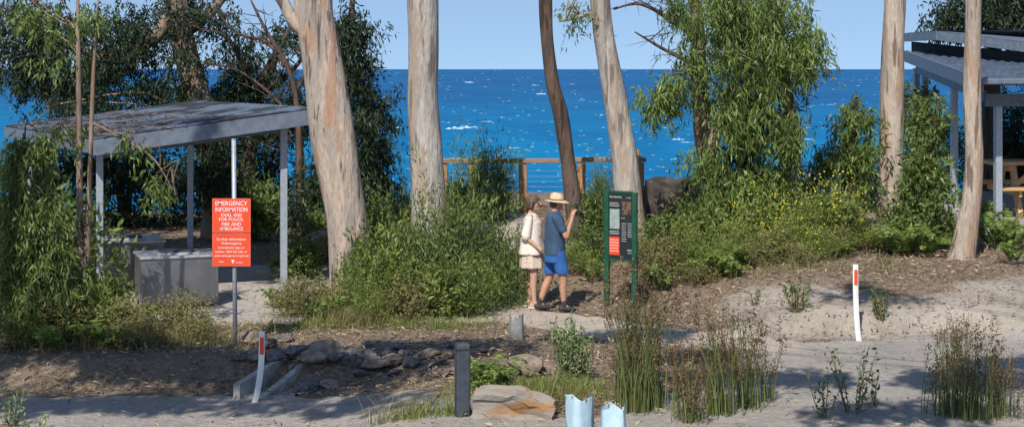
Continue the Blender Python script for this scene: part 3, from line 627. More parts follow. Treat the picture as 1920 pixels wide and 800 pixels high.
mb=MB(); up=np.array([0,0,.045]); sheet(mb,A+up,Dc+up,Cc+up,Bc+up,30,.010,.012)
part('roof',sh,mb,ROOFD)
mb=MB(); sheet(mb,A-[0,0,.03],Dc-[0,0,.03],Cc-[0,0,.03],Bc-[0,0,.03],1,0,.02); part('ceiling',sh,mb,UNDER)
def fas(p,q,h):
    mb.beam(p-[0,0,h/2-.02],q-[0,0,h/2-.02],.04,h)
mb=MB(); fas(A,Bc,.24);fas(Bc,Cc,.22);fas(Cc,Dc,.2);fas(Dc,A,.2); part('fascia',sh,mb,BLUEST)
posts=[(X_(187,25.2),25.2,2.32),(X_(532,25.9),25.9,2.72),(X_(357,30.3),30.3,2.7),(-8.9,29.5,2.35)]
for (x,y,zt) in posts:
    mb=MB(); mb.box((x,y,zt/2+.02),(.11,.11,zt),rot=.25,bev=.006); mb.box((x,y,.05),(.2,.2,.03),rot=.25); part('post',sh,mb,STEEL)
mb=MB(); p=[np.array([q[0],q[1],q[2]]) for q in posts]
mb.beam(p[0],p[1],.08,.2);mb.beam(p[3],p[2],.08,.2)
for t in (.2,.4,.6,.8): mb.beam((A*(1-t)+Dc*t)-[0,0,.1],(Bc*(1-t)+Cc*t)-[0,0,.1],.05,.12)
part('beam',sh,mb,BLUEST)
N=600
u=np.clip(rng.choice([.08,.25,.15,.5],(N,1))+rng.normal(size=(N,1))*.1,0,1); v=np.clip(rng.choice([.1,.35,.6,.8],(N,1))+rng.normal(size=(N,1))*.08,0,1)
B=A*(1-u)*(1-v)+Bc*u*(1-v)+Cc*u*v+Dc*(1-u)*v+np.array([0,0,.062]); d=rng.normal(size=(N,3));d[:,2]*=.05
V,t=leaves(B,d,rng.uniform(.06,.16,N),rng.uniform(.015,.035,N),rng.uniform(0,1,N),.03); o=mkobj('fallen_leaves',quads_mesh('fallen_leaves',V,t),LF_ROOF); tag(o,'dry leaves and bark lying on the shelter roof','leaf litter'); o['kind']='stuff'
mb=MB(); mb.add([(-9.6,22.9,.03),(-3.0,22.85,.03),(-2.7,31,.03),(-9.6,31,.03),(-9.6,22.9,-.3),(-3.0,22.85,-.3),(-2.7,31,-.3),(-9.6,31,-.3)],[(0,1,2,3),(0,4,5,1),(1,5,6,2),(2,6,7,3),(3,7,4,0)])
me=bpy.data.meshes.new('slab'); me.from_pydata(mb.v,[],mb.f); o=mkobj('concrete_pavement',me,CONC); o['kind']='structure'
def bbq(cx,cy,rot,w,d,h,label):
    z=.032; th=thing('barbecue',(cx,cy,z),label,'barbecue','public barbecues')
    def R_(x,y,zz): c,s=math.cos(rot),math.sin(rot); return (cx+c*x-s*y,cy+s*x+c*y,z+zz)
    mb=MB(); mb.box(R_(0,0,h/2+.02),(w,d,h-.04),rot,.01); part('cabinet',th,mb,INOX)
    mb=MB(); mb.box(R_(0,0,.02),(w-.08,d-.08,.038),rot); part('plinth',th,mb,UNDER)
    mb=MB(); mb.box(R_(0,0,h+.022),(w+.05,d+.05,.04),rot,.008); part('benchtop',th,mb,INOXD)
    mb=MB(); mb.box(R_(0,0,h+.055),(w*.55,d*.6,.026),rot,.006); part('surround',th,mb,INOXD)
    mb=MB(); mb.box(R_(0,0,h+.08),(w*.46,d*.48,.024),rot,.006); part('hotplate',th,mb,PLATE)
    mb=MB(); mb.box(R_(0,-d/2-.004,h*.5),(w*.9,.006,h*.78),rot); part('door',th,mb,INOX)
bbq(-5.15,24.55,math.radians(20),1.15,.85,.74,'stainless steel public barbecue on the concrete slab')
bbq(-6.45,26.6,math.radians(20),1.2,.85,.74,'stainless steel public barbecue under the shelter')
# ---------------------------------------------------------------- right shelter
rs=thing('picnic_shelter',(10,33,.65),'blue grey picnic shelter with corrugated two level roof','shelter')
E=P(1842,150,29.3); Fp=P(1697,96,38); G2=E+np.array([7,1.4,0]); H2=Fp+(G2-E)+np.array([1.5,0,0])
mb=MB(); sheet(mb,E,G2,H2,Fp,46,.02,.02); part('roof',rs,mb,ROOFM)
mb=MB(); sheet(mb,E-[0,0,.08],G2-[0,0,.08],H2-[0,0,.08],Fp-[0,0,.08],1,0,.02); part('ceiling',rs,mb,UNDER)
mb=MB(); mb.beam(E-[0,0,.10],Fp-[0,0,.12],.05,.26); part('fascia',rs,mb,BLUEST)
mb=MB(); mb.beam(E+[-.05,-.06,-.03],G2+[0,-.06,-.03],.12,.11,.02); part('gutter',rs,mb,BLUEST)
U0=P(1697,62,38.2);U1=P(1757,58,36.0);U2=P(1960,84,33.5)
mb=MB(); mb.add([U0,U1,U2,U2+np.array([4,8,.2]),U0+np.array([9,4,.2])],[(0,1,2,3,4)])
Z=np.array([0,0,-.18]); mb.beam(U0+Z*.6,U1+Z*.6,.05,.2); mb.beam(U1+Z*.6,U2+Z*.6,.05,.2); part('upper_roof',rs,mb,BLUEST)
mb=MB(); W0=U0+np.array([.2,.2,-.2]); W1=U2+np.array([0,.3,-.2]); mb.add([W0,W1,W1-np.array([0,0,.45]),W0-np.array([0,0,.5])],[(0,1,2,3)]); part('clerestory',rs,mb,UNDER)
def rpost(px,ptop,Y):
    x=X_(px,Y); z0=gz(x,Y)-.05; z1=P(px,ptop,Y)[2]; mb=MB(); mb.box((x,Y,(z0+z1)/2),(.13,.13,z1-z0),rot=.15,bev=.006); mb.box((x,Y,z0+.08),(.22,.22,.03),rot=.15); part('post',rs,mb,STEEL)
rpost(1871,190,30.6); rpost(1789,150,34); rpost(1734,135,37.3); rpost(1718,128,37.6)
mb=MB(); a=P(1848,188,30.4); mb.beam(a,a+np.array([6,1.2,0]),.08,.24); mb.beam(P(1848,180,30.5),P(1720,128,37.4),.08,.22); part('beam',rs,mb,BLUEST)
ty=32.3; tx=X_(1848,ty)+1.3; tz=gz(tx,ty)+.02
pt_=thing('picnic_table',(tx,ty,tz),'orange timber picnic table with bench seats under the shelter','picnic table')
TW=2.6; TT=1.08
mb=MB()
for k in range(5): mb.box((tx,ty-.4+k*.2,tz+TT),(TW,.185,.07),0,.006)
part('table_top',pt_,mb,TIMBT)
for s in(-1,1):
    mb=MB()
    for k in range(2): mb.box((tx-.05,ty+s*(.85+k*.2),tz+.62),(TW,.185,.07),0,.006)
    part('bench_seat',pt_,mb,TIMBT)
for s in(-1,1):
    x=tx+s*.85
    for q in(-1,1):
        mb=MB(); mb.beam((x,ty+q*.3,tz+TT-.05),(x,ty+q*.8,tz),.09,.16); part('leg',pt_,mb,TIMBT)
    mb=MB(); xx=x+.075*s; mb.beam((xx,ty-1.05,tz+.53),(xx,ty+1.05,tz+.53),.06,.13); mb.beam((xx,ty-.45,tz+TT-.1),(xx,ty+.45,tz+TT-.1),.06,.12); part('brace',pt_,mb,TIMBT)
    mb=MB(); mb.beam((x-s*.06,ty,tz+.55),(x-s*.65,ty,tz+TT-.06),.08,.1); part('brace',pt_,mb,TIMBT)
mb=MB(); mb.add([(8.2,28.8,.655),(18,30,.655),(18,38,.78),(8.6,37,.78),(8.2,28.8,.3),(18,30,.3),(18,38,.3),(8.6,37,.3)],[(0,1,2,3),(0,4,5,1),(3,7,4,0)])
me=bpy.data.meshes.new('slab2'); me.from_pydata(mb.v,[],mb.f); o=mkobj('shelter_pavement',me,CONCG); o['kind']='structure'
# ---------------------------------------------------------------- lookout fence
fe=thing('lookout_railing',(.6,32,.74),'timber post railing with steel cables at the lookout edge','railing')
FY=32.0
def fp(px): return X_(px,FY)
for px,w in ((832,.14),(887,.15),(980,.16),(1090,.17),(1200,.16)):
    x=fp(px); mb=MB(); mb.box((x,FY,(.55+P(0,305,FY)[2])/2),(w,.14,P(0,305,FY)[2]-.55),bev=.008); part('post',fe,mb,TIMB)
mb=MB(); zt=P(0,302,FY)[2]; mb.box(((fp(826)+fp(1048))/2,FY,zt+.005),(fp(1048)-fp(826),.2,.09),bev=.01); mb.box(((fp(1050)+fp(1212))/2,FY,zt+.03),(fp(1212)-fp(1050),.2,.09),bev=.01); part('handrail',fe,mb,TIMBR)
mb=MB()
for k in range(8):
    z=.85+k*.105; mb.tube([(fp(832),FY,z),(fp(1200),FY,z)],[.0035,.0035],6)
part('cable',fe,mb,STEEL)
mb=MB(); x1=fp(1200)
for k in range(2): mb.box((x1+.02,FY+1.2+k*1.2,1.3),(.14,.14,1.3))
mb.beam((x1,FY+.1,zt+.02),(x1,FY+2.6,zt+.02),.18,.08); part('return_rail',fe,mb,TIMB)
# ---------------------------------------------------------------- text helper
def text_verts(body,width,bold=.004,height=None):
    cu=bpy.data.curves.new('t','FONT'); cu.body=body; cu.align_x='CENTER'; cu.align_y='CENTER'; cu.offset=bold; cu.resolution_u=3
    o=bpy.data.objects.new('t',cu); COL.objects.link(o); dg=bpy.context.evaluated_depsgraph_get(); me=bpy.data.meshes.new_from_object(o.evaluated_get(dg))
    V=np.array([v.co[:] for v in me.vertices]); Fs=[tuple(p.vertices) for p in me.polygons]
    bpy.data.objects.remove(o); bpy.data.curves.remove(cu); bpy.data.meshes.remove(me)
    mn,mx=V.min(0),V.max(0); V=V-(mn+mx)/2; sx=width/(mx[0]-mn[0]); sy=sx if height is None else height/(mx[1]-mn[1])
    return V[:,0]*sx,V[:,1]*sy,Fs
def put_text(mb,body,cx,y,cz,width,height=None,bold=.005):
    xs,zs,Fs=text_verts(body,width,bold,height)
    mb.add(np.stack([cx+xs,np.full(len(xs),y),cz+zs],1),Fs)
def quad(mb,x0,x1,z0,z1,y): mb.add([(x0,y,z0),(x1,y,z0),(x1,y,z1),(x0,y,z1)],[(0,1,2,3)])
SY=20.9; x=X_(437,SY); z0=gz(x,SY)
es=thing('emergency_sign',(x,SY,z0),'red emergency information sign on a grey steel pole','sign')
def PZ(py,Y=SY): return P(0,py,Y)[2]
mb=MB(); mb.tube([(x+.02,SY+.05,z0-.1),(x,SY+.05,PZ(262))],[.03,.03],12); mb.tube([(x,SY+.05,PZ(262)),(x,SY+.05,PZ(262)+.01)],[.033,.028],12); part('pole',es,mb,STEEL,True)
cx=X_(434,SY); hw=36/F*SY
for nm,(a,b_) in (('upper_panel',(372,436.5)),('lower_panel',(437.6,499))):
    mb=MB(); mb.box((cx,SY,(PZ(a)+PZ(b_))/2),(hw*2,.008,PZ(a)-PZ(b_)),bev=.002); pn=part(nm,es,mb,REDP)
    mb=MB(); y=SY-.006; q=.006; t=.003; X0,X1,Z1,Z0=cx-hw+q,cx+hw-q,PZ(a)-q,PZ(b_)+q
    quad(mb,X0,X1,Z1-t,Z1,y);quad(mb,X0,X1,Z0,Z0+t,y);quad(mb,X0,X0+t,Z0+t,Z1-t,y);quad(mb,X1-t,X1,Z0+t,Z1-t,y); part('border_line',es,mb,BORDER)
    mb=MB()
    rows=[("EMERGENCY",381,60,8.2),("INFORMATION",392.5,60,8.2),("DIAL 000",403,38,6.2),("FOR POLICE,",411.5,46,6.6),("FIRE AND",420,36,6.2),("AMBULANCE",428.5,44,6.2)] if a==372 else \
      [("Further information",448,54,5),("VicEmergency",456.3,38,5.6),("smartphone app, or",464.3,50,5.4),("Hotline 1800 226 226, or",471.8,60,4.6),("www.emergency.vic.gov.au",479.5,64,4.8)]
    for (tx_,py,w,h_) in rows: put_text(mb,tx_,cx,SY-.007,PZ(py),w/F*SY,h_/F*SY)
    if a!=372:
        put_text(mb,"Parks",cx-.13,SY-.007,PZ(490),.06,.022); put_text(mb,"VICTORIA",cx+.1,SY-.007,PZ(492),.09,.018)
        mb.add([(cx+.02,SY-.0065,PZ(494)),(cx+.045,SY-.0065,PZ(487)),(cx-.005,SY-.0065,PZ(487))],[(0,1,2)])
    part('lettering',es,mb,WHITEP)
# information board
IY=24.3; ist=thing('information_board',(X_(1164,IY),IY,gz(X_(1164,IY),IY)),'dark green framed visitor information board with map and notices','information board')
xa,xb=X_(1139,IY),X_(1189,IY)
def zI(py): return P(0,py,IY)[2]
ya,yb=IY+.12,IY-.12
for xx,yy,top in ((xa,ya,zI(357)),(xb,yb,zI(360))):
    mb=MB(); mb.box((xx,yy,(top+gz(xx,yy)-.1)/2),(.075,.075,top-gz(xx,yy)+.1),rot=-.4,bev=.006); part('post',ist,mb,GREENP)
ang=math.atan2(yb-ya,xb-xa); Lp=math.hypot(xb-xa,yb-ya)
M2=Matrix.Rotation(ang,3,'Z'); mcx,mcy=(xa+xb)/2,(ya+yb)/2
def loc(u,v,off):
    q=M2@Vector(((u-.5)*Lp,-off,0)); return (mcx+q.x,mcy+q.y,v)
zt_,zb=zI(362),zI(484)
mb=MB(); mb.box((mcx,mcy,(zt_+zb)/2),(Lp-.06,.03,zt_-zb),rot=ang); part('panel',ist,mb,BLACKP)
mb=MB(); mb.box((mcx,mcy,zt_+.018),(Lp-.07,.045,.03),rot=ang);mb.box((mcx,mcy,zb-.018),(Lp-.07,.045,.03),rot=ang); part('frame',ist,mb,GREENP)
def rectI(mb,u0,u1,p0,p1,off): mb.add([loc(u0,zI(p1),off),loc(u1,zI(p1),off),loc(u1,zI(p0),off),loc(u0,zI(p0),off)],[(0,1,2,3)])
mb=MB(); rectI(mb,.12,.47,392,429,.018); part('map',ist,mb,pm('map_paper',(.36,.40,.39),(.24,.32,.29),16,.6,0))
mb=MB(); rectI(mb,.10,.47,444,478,.018); part('warning_notice',ist,mb,REDP)
mb=MB(); rectI(mb,.56,.88,377,402,.018); part('photograph',ist,mb,pm('photo_print',(.03,.03,.025),(.20,.12,.07),20,.5,0))
mb=MB()
for (u0,u1,p0,p1,n_) in [(.12,.46,380,389,3),(.12,.46,433,441,3),(.53,.68,408,411,1),(.55,.72,418,455,9),(.77,.92,418,446,7)]:
    for k in range(n_):
        pz=p0+(p1-p0)*k/max(n_,1); u=u0
        while u<u1-.02:
            w=rng.uniform(.02,.06); w=min(w,u1-u); rectI(mb,u,u+w,pz,pz+.8,.018); u+=w+.015
for k in range(5):
    u=.13
    while u<.43: w=rng.uniform(.03,.07); rectI(mb,u,min(u+w,.44),449+k*5.2,450.4+k*5.2,.0195); u+=w+.015
def txtI(body,u,py,w,h):
    xs,zs,Fs=text_verts(body,w,.004,h); vs=[]
    for a_,c_ in zip(xs,zs):
        q=M2@Vector(((u-.5)*Lp+a_,-.0185,0)); vs.append((mcx+q.x,mcy+q.y,zI(py)+c_))
    mb.add(vs,Fs)
txtI("Great Ocean Road",.33,369,.2,.026); txtI("VICTORIA",.8,370,.07,.016)
txtI("PARKS",.83,468,.07,.024); txtI("VICTORIA",.83,473,.07,.014)
part('lettering',ist,mb,WHITEP)
# ---------------------------------------------------------------- small furniture
def guide(px,Y,h,bend,label):
    x=X_(px,Y); z=gz(x,Y); th=thing('guide_post',(x,Y,z),label,'guide post','roadside guide posts')
    mb=MB(); n_=10; vs=[];fs=[]
    for i in range(n_+1):
        t=i/n_; xx=x-bend*(1-t)**3; hw=.035
        zz=z-.04+(h+.04)*t
        vs+=[(xx-hw,Y-.008,zz),(xx,Y-.018,zz),(xx+hw,Y-.008,zz),(xx+hw,Y+.008,zz),(xx-hw,Y+.008,zz)]
    for i in range(n_):
        for k in range(5): a=i*5; fs.append((a+k,a+(k+1)%5,a+5+(k+1)%5,a+5+k))
    fs.append(tuple(n_*5+k for k in range(5))); mb.add(vs,fs); part('blade',th,mb,WHITEP)
    mb=MB(); mb.box((x+.002,Y-.022,z+h-.17),(.045,.008,.2),bev=.003); part('reflector',th,mb,REDP)
guide(1604,21.4,1.02,-.05,'white plastic guide post with red reflector on sandy verge')
guide(491,18.9,.84,.10,'white plastic guide post with red reflector beside the drain')
x=X_(867,16.8); z=gz(x,16.8); bo=thing('bollard',(x,16.8,z),'dark slate grey square bollard in dry grass','bollard')
mb=MB(); mb.box((x,16.8,z+.33),(.145,.145,.86),rot=.25,bev=.014); part('post_body',bo,mb,SLATE)
mb=MB(); mb.box((x,16.8,z+.70),(.15,.15,.018),rot=.25,bev=.003); part('band',bo,mb,BLACKP)
def guard(px,Y,w,h,label,rot,m_=GUARD):
    x=X_(px,Y); z=gz(x,Y)-.03; mb=MB(); vs=[];fs=[]; n_=18
    for k in range(7):
        t=k/6; s=1+.06*math.sin(t*5+px)
        for i in range(n_):
            a=2*math.pi*i/n_+rot; tri=1/max(math.cos(((a-rot)%(2*math.pi/3))-math.pi/3),.01)
            r=w*.33*min(tri,1.75)*s*(1+.06*math.sin(i*2.3+k)); vs.append((x+math.cos(a)*r,Y+math.sin(a)*r*.7,z+h*t+(.035*math.sin(3*a+1) if k==6 else 0)))
    for k in range(6):
        for i in range(n_): fs.append((k*n_+i,k*n_+(i+1)%n_,(k+1)*n_+(i+1)%n_,(k+1)*n_+i))
    mb.add(vs,fs); th=thing('tree_guard',(x,Y,z),label,'tree guard','plastic tree guards'); part('sleeve',th,mb,m_,True)
    for a in (0,2.09,4.19):
        mb=MB(); mb.tube([(x+math.cos(a+rot)*w*.28,Y+math.sin(a+rot)*w*.2,z),(x+math.cos(a+rot)*w*.28,Y+math.sin(a+rot)*w*.2,z+h+.02)],[.008,.008],6); part('stake',th,mb,TIMBR)
guard(1085,15.75,.28,.42,'pale blue plastic tree guard sleeve on stakes',.4)
guard(1155,15.7,.26,.36,'pale blue plastic tree guard sleeve on stakes',.9)
guard(966,21.4,.2,.36,'small grey white plastic tree guard beside the path',.2,CONCG)
mb=MB()
def wing(x0,y0,x1,y1,z0a,z0b,z1a,z1b,th_):
    dx,dy=x1-x0,y1-y0; L=math.hypot(dx,dy); nx_,ny_=-dy/L*th_,dx/L*th_
    vs=[(x0,y0,z0a),(x1,y1,z1a),(x1,y1,z1b),(x0,y0,z0b)]; vs+=[(a+nx_,b+ny_,c) for a,b,c in vs]
    mb.add(vs,[(0,1,2,3),(7,6,5,4),(0,4,5,1),(1,5,6,2),(2,6,7,3),(3,7,4,0)])
wing(-3.24,19.05,-2.82,20.25,-.42,-.12,-.3,.02,.09)
wing(-2.92,19.1,-2.50,20.2,-.42,-.26,-.3,.0,.09)
wing(-2.80,20.27,-2.45,20.32,-.35,.05,-.35,.04,.08)
wing(-3.2,19.1,-2.6,19.15,-.4,-.275,-.4,-.275,1.0)
solo('culvert_headwall',(-2.9,19.4,-.3),mb,CONCG,'weathered concrete culvert end beside the guide post','culvert')
# ---------------------------------------------------------------- people
def remesh(name,th,mb,mat,vox=.008,sm=4):
    me=bpy.data.meshes.new(name); me.from_pydata((np.array(mb.v)).tolist(),[],mb.f)
    o=bpy.data.objects.new(name,me); COL.objects.link(o); md=o.modifiers.new('r','REMESH'); md.mode='VOXEL'; md.voxel_size=vox
    if sm: s=o.modifiers.new('s','SMOOTH'); s.factor=.5; s.iterations=sm
    dg=bpy.context.evaluated_depsgraph_get(); dg.update(); m2=bpy.data.meshes.new_from_object(o.evaluated_get(dg)); bpy.data.objects.remove(o)
    m2.materials.clear(); return mkobj(name,m2,mat,th,(0,0,0),True)
def hand(mb,w,d,curl,side,s=1.0):
    w=Vector(w);d=Vector(d).normalized();c=Vector(curl).normalized();sd=Vector(side).normalized()
    mb.caps(w,.026*s,w+d*.07*s,.022*s)
    for k,(o,l) in enumerate(((-.03,.072),(-.01,.082),(.01,.077),(.03,.06))):
        a=w+d*.075*s+sd*o*s; mb.caps(w+d*.03*s+sd*o*.7*s,.014*s,a,.0105*s,n=8)
        b2=a+(d*.75+c*.65)*l*.5*s; e=b2+(d*.1+c*1.0)*l*.5*s
        mb.caps(a,.0098*s,b2,.009*s,n=8); mb.caps(b2,.009*s,e,.0078*s,n=8)
    a=w+d*.025*s-sd*.022*s; b2=a-sd*.03*s+d*.025*s+c*.012*s; e=b2+d*.03*s+c*.02*s
    mb.caps(a,.013*s,b2,.011*s,n=8); mb.caps(b2,.0105*s,e,.0085*s,n=8)
def head(mb,c,s=1.0):
    c=Vector(c)
    mb.caps(c+Vector((-.02,0,.035))*s,.088*s,c+Vector((.012,0,.03))*s,.083*s,sy=.88)
    mb.caps(c+Vector((.01,0,-.02))*s,.068*s,c+Vector((.035,0,-.065))*s,.040*s,sy=.9)
    mb.caps(c+Vector((.06,0,-.082))*s,.022*s,c+Vector((.066,0,-.085))*s,.020*s,sy=1.2,n=8)
    mb.caps(c+Vector((.088,0,.025))*s,.009*s,c+Vector((.112,0,-.012))*s,.013*s,n=8)
    for q in(-1,1):
        mb.caps(c+Vector((.088,q*.028,.034))*s,.010*s,c+Vector((.085,q*.012,.036))*s,.009*s,n=8)
        mb.caps(c+Vector((-.008,q*.078,.018))*s,.016*s,c+Vector((-.004,q*.076,-.02))*s,.011*s,sy=.5,n=8)
        mb.caps(c+Vector((.052,q*.03,-.02))*s,.026*s,c+Vector((.05,q*.025,-.035))*s,.024*s,n=8)
    mb.caps(c+Vector((.084,-.016,-.048))*s,.008*s,c+Vector((.084,.016,-.048))*s,.008*s,n=8)
def face_parts(th,c,s=1.0):
    c=Vector(c)
    for q in(-1,1):
        mb=MB(); mb.caps(c+Vector((.084,q*.030,.016))*s,.009*s,c+Vector((.085,q*.030,.016))*s,.009*s,n=10); part('eye',th,mb,EYE,True,False)
    mb=MB(); mb.caps(c+Vector((.091,-.018,-.049))*s,.005*s,c+Vector((.091,.018,-.049))*s,.005*s,n=8); part('mouth',th,mb,LIP,True,False)
def foot(mb,a,s=1.0,mult=1.0):
    a=Vector(a); mb.caps(a+Vector((-.045,0,-.045)),.035*mult*s,a+Vector((.07,0,-.05)),.033*mult*s); mb.caps(a+Vector((.07,0,-.05)),.033*mult*s,a+Vector((.15,0,-.062)),.024*mult*s,sy=1.35); mb.caps(a,.038*s,a+Vector((.03,0,-.03)),.036*s)
mY=23.95; mx=X_(1040,mY); man=thing('person',(mx,mY,gz(mx,mY)+.012),'person in straw hat, blue tee and shorts holding up a phone','person')
an=[Vector((-.2,.1,.10)),Vector((.12,-.1,.09))]; kn=[Vector((-.06,.1,.46)),Vector((.11,-.1,.48))]; hp=[Vector((.0,.09,.86)),Vector((.02,-.09,.86))]
mb=MB()
mb.caps((.0,0,.88),.12,(.0,0,.98),.115,sx=.95,sy=1.25); mb.caps((0,0,.98),.12,(.0,0,1.22),.118,sx=.95,sy=1.3); mb.caps((0,-.12,1.34),.06,(0,.12,1.34),.06); mb.caps((-.005,0,1.36),.062,(.012,0,1.47),.055)
hc=Vector((.035,0,1.545)); head(mb,hc)
for q in range(2):
    mb.caps(hp[q],.088,kn[q],.058); cf=kn[q]*.62+an[q]*.38+Vector((-.012,0,0)); mb.caps(kn[q],.056,cf,.056); mb.caps(cf,.055,an[q],.034); foot(mb,an[q])
shd=[Vector((.0,.18,1.33)),Vector((.0,-.18,1.33))]; el=[Vector((.14,.21,1.09)),Vector((.13,-.23,1.08))]; wr=[Vector((.25,.05,1.34)),Vector((.24,-.09,1.335))]
for q in range(2):
    mb.caps(shd[q],.053,el[q],.042); mb.caps(el[q],.041,wr[q],.026)
hand(mb,wr[0],(.12,-.05,.9),(.5,-.5,0),(-.6,-.4,.1),.95); hand(mb,wr[1],(.15,.05,.9),(.6,.4,.1),(.6,-.4,.1),.95)
remesh('body',man,mb,SKIN2,.0075,3); face_parts(man,hc)
mb=MB(); mb.box((.325,-.01,1.45),(.012,.08,.155),rot=0,bev=.003); part('phone',man,mb,PHONE,False,False)
mb=MB(); mb.loft([(.0,0,.80,.15,.19),(.0,0,.84,.152,.192),(0,0,1.0,.148,.185),(0,0,1.15,.148,.19),(0,0,1.28,.14,.195),(0,0,1.36,.115,.18),(0,0,1.405,.085,.11),(.005,0,1.43,.068,.072)])
mb.caps((0,-.14,1.335),.077,(0,.14,1.335),.077)
for q in range(2):
    d=(el[q]-shd[q]); mb.caps(shd[q]+Vector((0,0,.005)),.073,shd[q]+d*.6,.068)
remesh('tee_shirt',man,mb,TEE,.009,3)
mb=MB(); mb.loft([(.0,0,.70,.15,.18),(0,0,.80,.148,.185),(0,0,.87,.145,.18)])
for q in range(2):
    d=kn[q]-hp[q]; e=hp[q]+d*.85; mb.loft([(e.x,e.y,e.z,.098,.095),(hp[q].x,hp[q].y,hp[q].z,.115,.1)],closed=True)
remesh('shorts',man,mb,SHORTS,.009,2)
for q in range(2):
    mb=MB(); foot(mb,an[q]+Vector((0,0,-.006)),1.0,1.22); mb.caps(an[q],.045,an[q]+Vector((.0,0,.05)),.043); remesh('shoe',man,mb,SHOE,.008,2)
mb=MB(); rings=[]
for (z,r) in ((.035,.098),(.06,.100),(.10,.092),(.13,.078),(.142,.05),(.145,.01)): rings.append((hc.x-.005,0,hc.z+z,r*1.02,r*.92,-.006))
mb.loft(rings); part('hat',man,mb,STRAW,True,False)
mb=MB(); mb.loft([(hc.x,0,hc.z+.030,.09,.085,0),(hc.x,0,hc.z+.036,.115,.105,-.004),(hc.x,0,hc.z+.018,.185,.165,-.022),(hc.x,0,hc.z+.014,.185,.165,-.022),(hc.x,0,hc.z+.028,.11,.10,-.004)]); part('hat_brim',man,mb,STRAW,True,False)
mb=MB(); mb.loft([(hc.x-.005,0,hc.z+.042,.103,.095,-.006),(hc.x-.005,0,hc.z+.054,.104,.095,-.006)]); part('hat_band',man,mb,HATB,True,False)
mb=MB(); mb.caps(hc+Vector((-.04,0,.0)),.075,hc+Vector((-.045,0,-.01)),.07,sy=1.08); remesh('hair',man,mb,HAIR,.009,2)
man.rotation_euler=(0,0,math.radians(8)); man.scale=(1.04,1.04,1.04)
wY=24.3; wx=X_(997,wY); wom=thing('person',(wx,wY,gz(wx,wY)+.012),'person with grey bob in cream patterned clothes and white sandals','person')
an=[Vector((-.06,.08,.085)),Vector((.06,-.08,.085))]; kn=[Vector((.0,.08,.45)),Vector((.05,-.08,.45))]; hp=[Vector((-.01,.08,.85)),Vector((.01,-.08,.85))]
mb=MB(); mb.caps((-.01,0,.88),.125,(0,0,.98),.11,sx=.98,sy=1.25); mb.caps((0,0,.98),.11,(.01,0,1.2),.108,sy=1.22); mb.caps((0,-.11,1.31),.055,(0,.11,1.31),.055); mb.caps((-.01,0,1.33),.055,(.01,0,1.44),.05); mb.caps((.07,-.06,1.18),.055,(.07,.06,1.18),.055)
hc=Vector((.03,0,1.51)); head(mb,hc,.95)
for q in range(2):
    mb.caps(hp[q],.09,kn[q],.056); cf=kn[q]*.65+an[q]*.35+Vector((-.012,0,0)); mb.caps(kn[q],.054,cf,.052); mb.caps(cf,.051,an[q],.032); foot(mb,an[q],.95)
shd=[Vector((0,.17,1.30)),Vector((0,-.17,1.30))]; el=[Vector((-.02,.2,1.04)),Vector((-.04,-.21,1.04))]; wr=[Vector((.15,.15,.93)),Vector((.13,-.2,.90))]
for q in range(2): mb.caps(shd[q],.048,el[q],.038); mb.caps(el[q],.037,wr[q],.024)
hand(mb,wr[0],(.8,-.1,-.3),(0,-.3,-.8),(.1,.9,0),.92); hand(mb,wr[1],(.8,0,-.5),(-.2,.9,-.2),(0,-.1,-1),.92)
remesh('body',wom,mb,SKIN,.0075,3); face_parts(wom,hc,.95)
def flare(mb,z0,k0,nn):
    v=np.array(mb.v)
    for i in range(len(v)):
        k=max(0,(z0-v[i,2])/.45)*k0; a=math.atan2(v[i,1],v[i,0]); v[i,0]*=1+k*math.sin(nn*a); v[i,1]*=1+k*math.sin(nn*a)
    mb.v=[tuple(q) for q in v]
mb=MB(); mb.loft([(.01,0,.58,.185,.205),(.01,0,.62,.183,.203),(.0,0,.80,.165,.195),(0,0,.98,.14,.17),(.01,0,1.05,.135,.165)],n=40); flare(mb,1.0,.06,8)
remesh('dress',wom,mb,DRESS,.009,2)
mb=MB(); mb.loft([(.0,0,.78,.195,.225),(.0,0,.82,.19,.22),(0,0,.98,.165,.20),(.01,0,1.12,.15,.182),(.01,0,1.24,.135,.172),(0,0,1.31,.10,.16),(0,0,1.35,.07,.085),(0,0,1.37,.058,.062)],n=40); flare(mb,1.1,.07,5)
for q in range(2): d=el[q]-shd[q]; mb.caps(shd[q]-Vector((0,0,.01)),.058,shd[q]+d*.95,.074)
remesh('cardigan',wom,mb,JACKET,.009,2)
mb=MB(); mb.caps(hc+Vector((-.025,0,.04)),.098,hc+Vector((.0,0,.05)),.090,sy=.95); mb.caps(hc+Vector((-.035,0,.0)),.08,hc+Vector((-.04,0,-.04)),.066,sy=1.2)
for q in(-1,1): mb.caps(hc+Vector((-.01,q*.075,.03)),.03,hc+Vector((-.015,q*.082,-.05)),.024)
remesh('hair',wom,mb,HAIR,.009,2)
for q in range(2):
    mb=MB(); a=an[q]; mb.box((a.x+.045,a.y,.008),(.25,.088,.022),bev=.006); mb.tube([(a.x+.1,a.y-.045,.02),(a.x+.09,a.y,.068),(a.x+.1,a.y+.045,.02)],[.013]*3,8); part('sandal',wom,mb,SANDAL,False,False)
wom.rotation_euler=(0,0,math.radians(-14)); wom.scale=(1.04,)*3
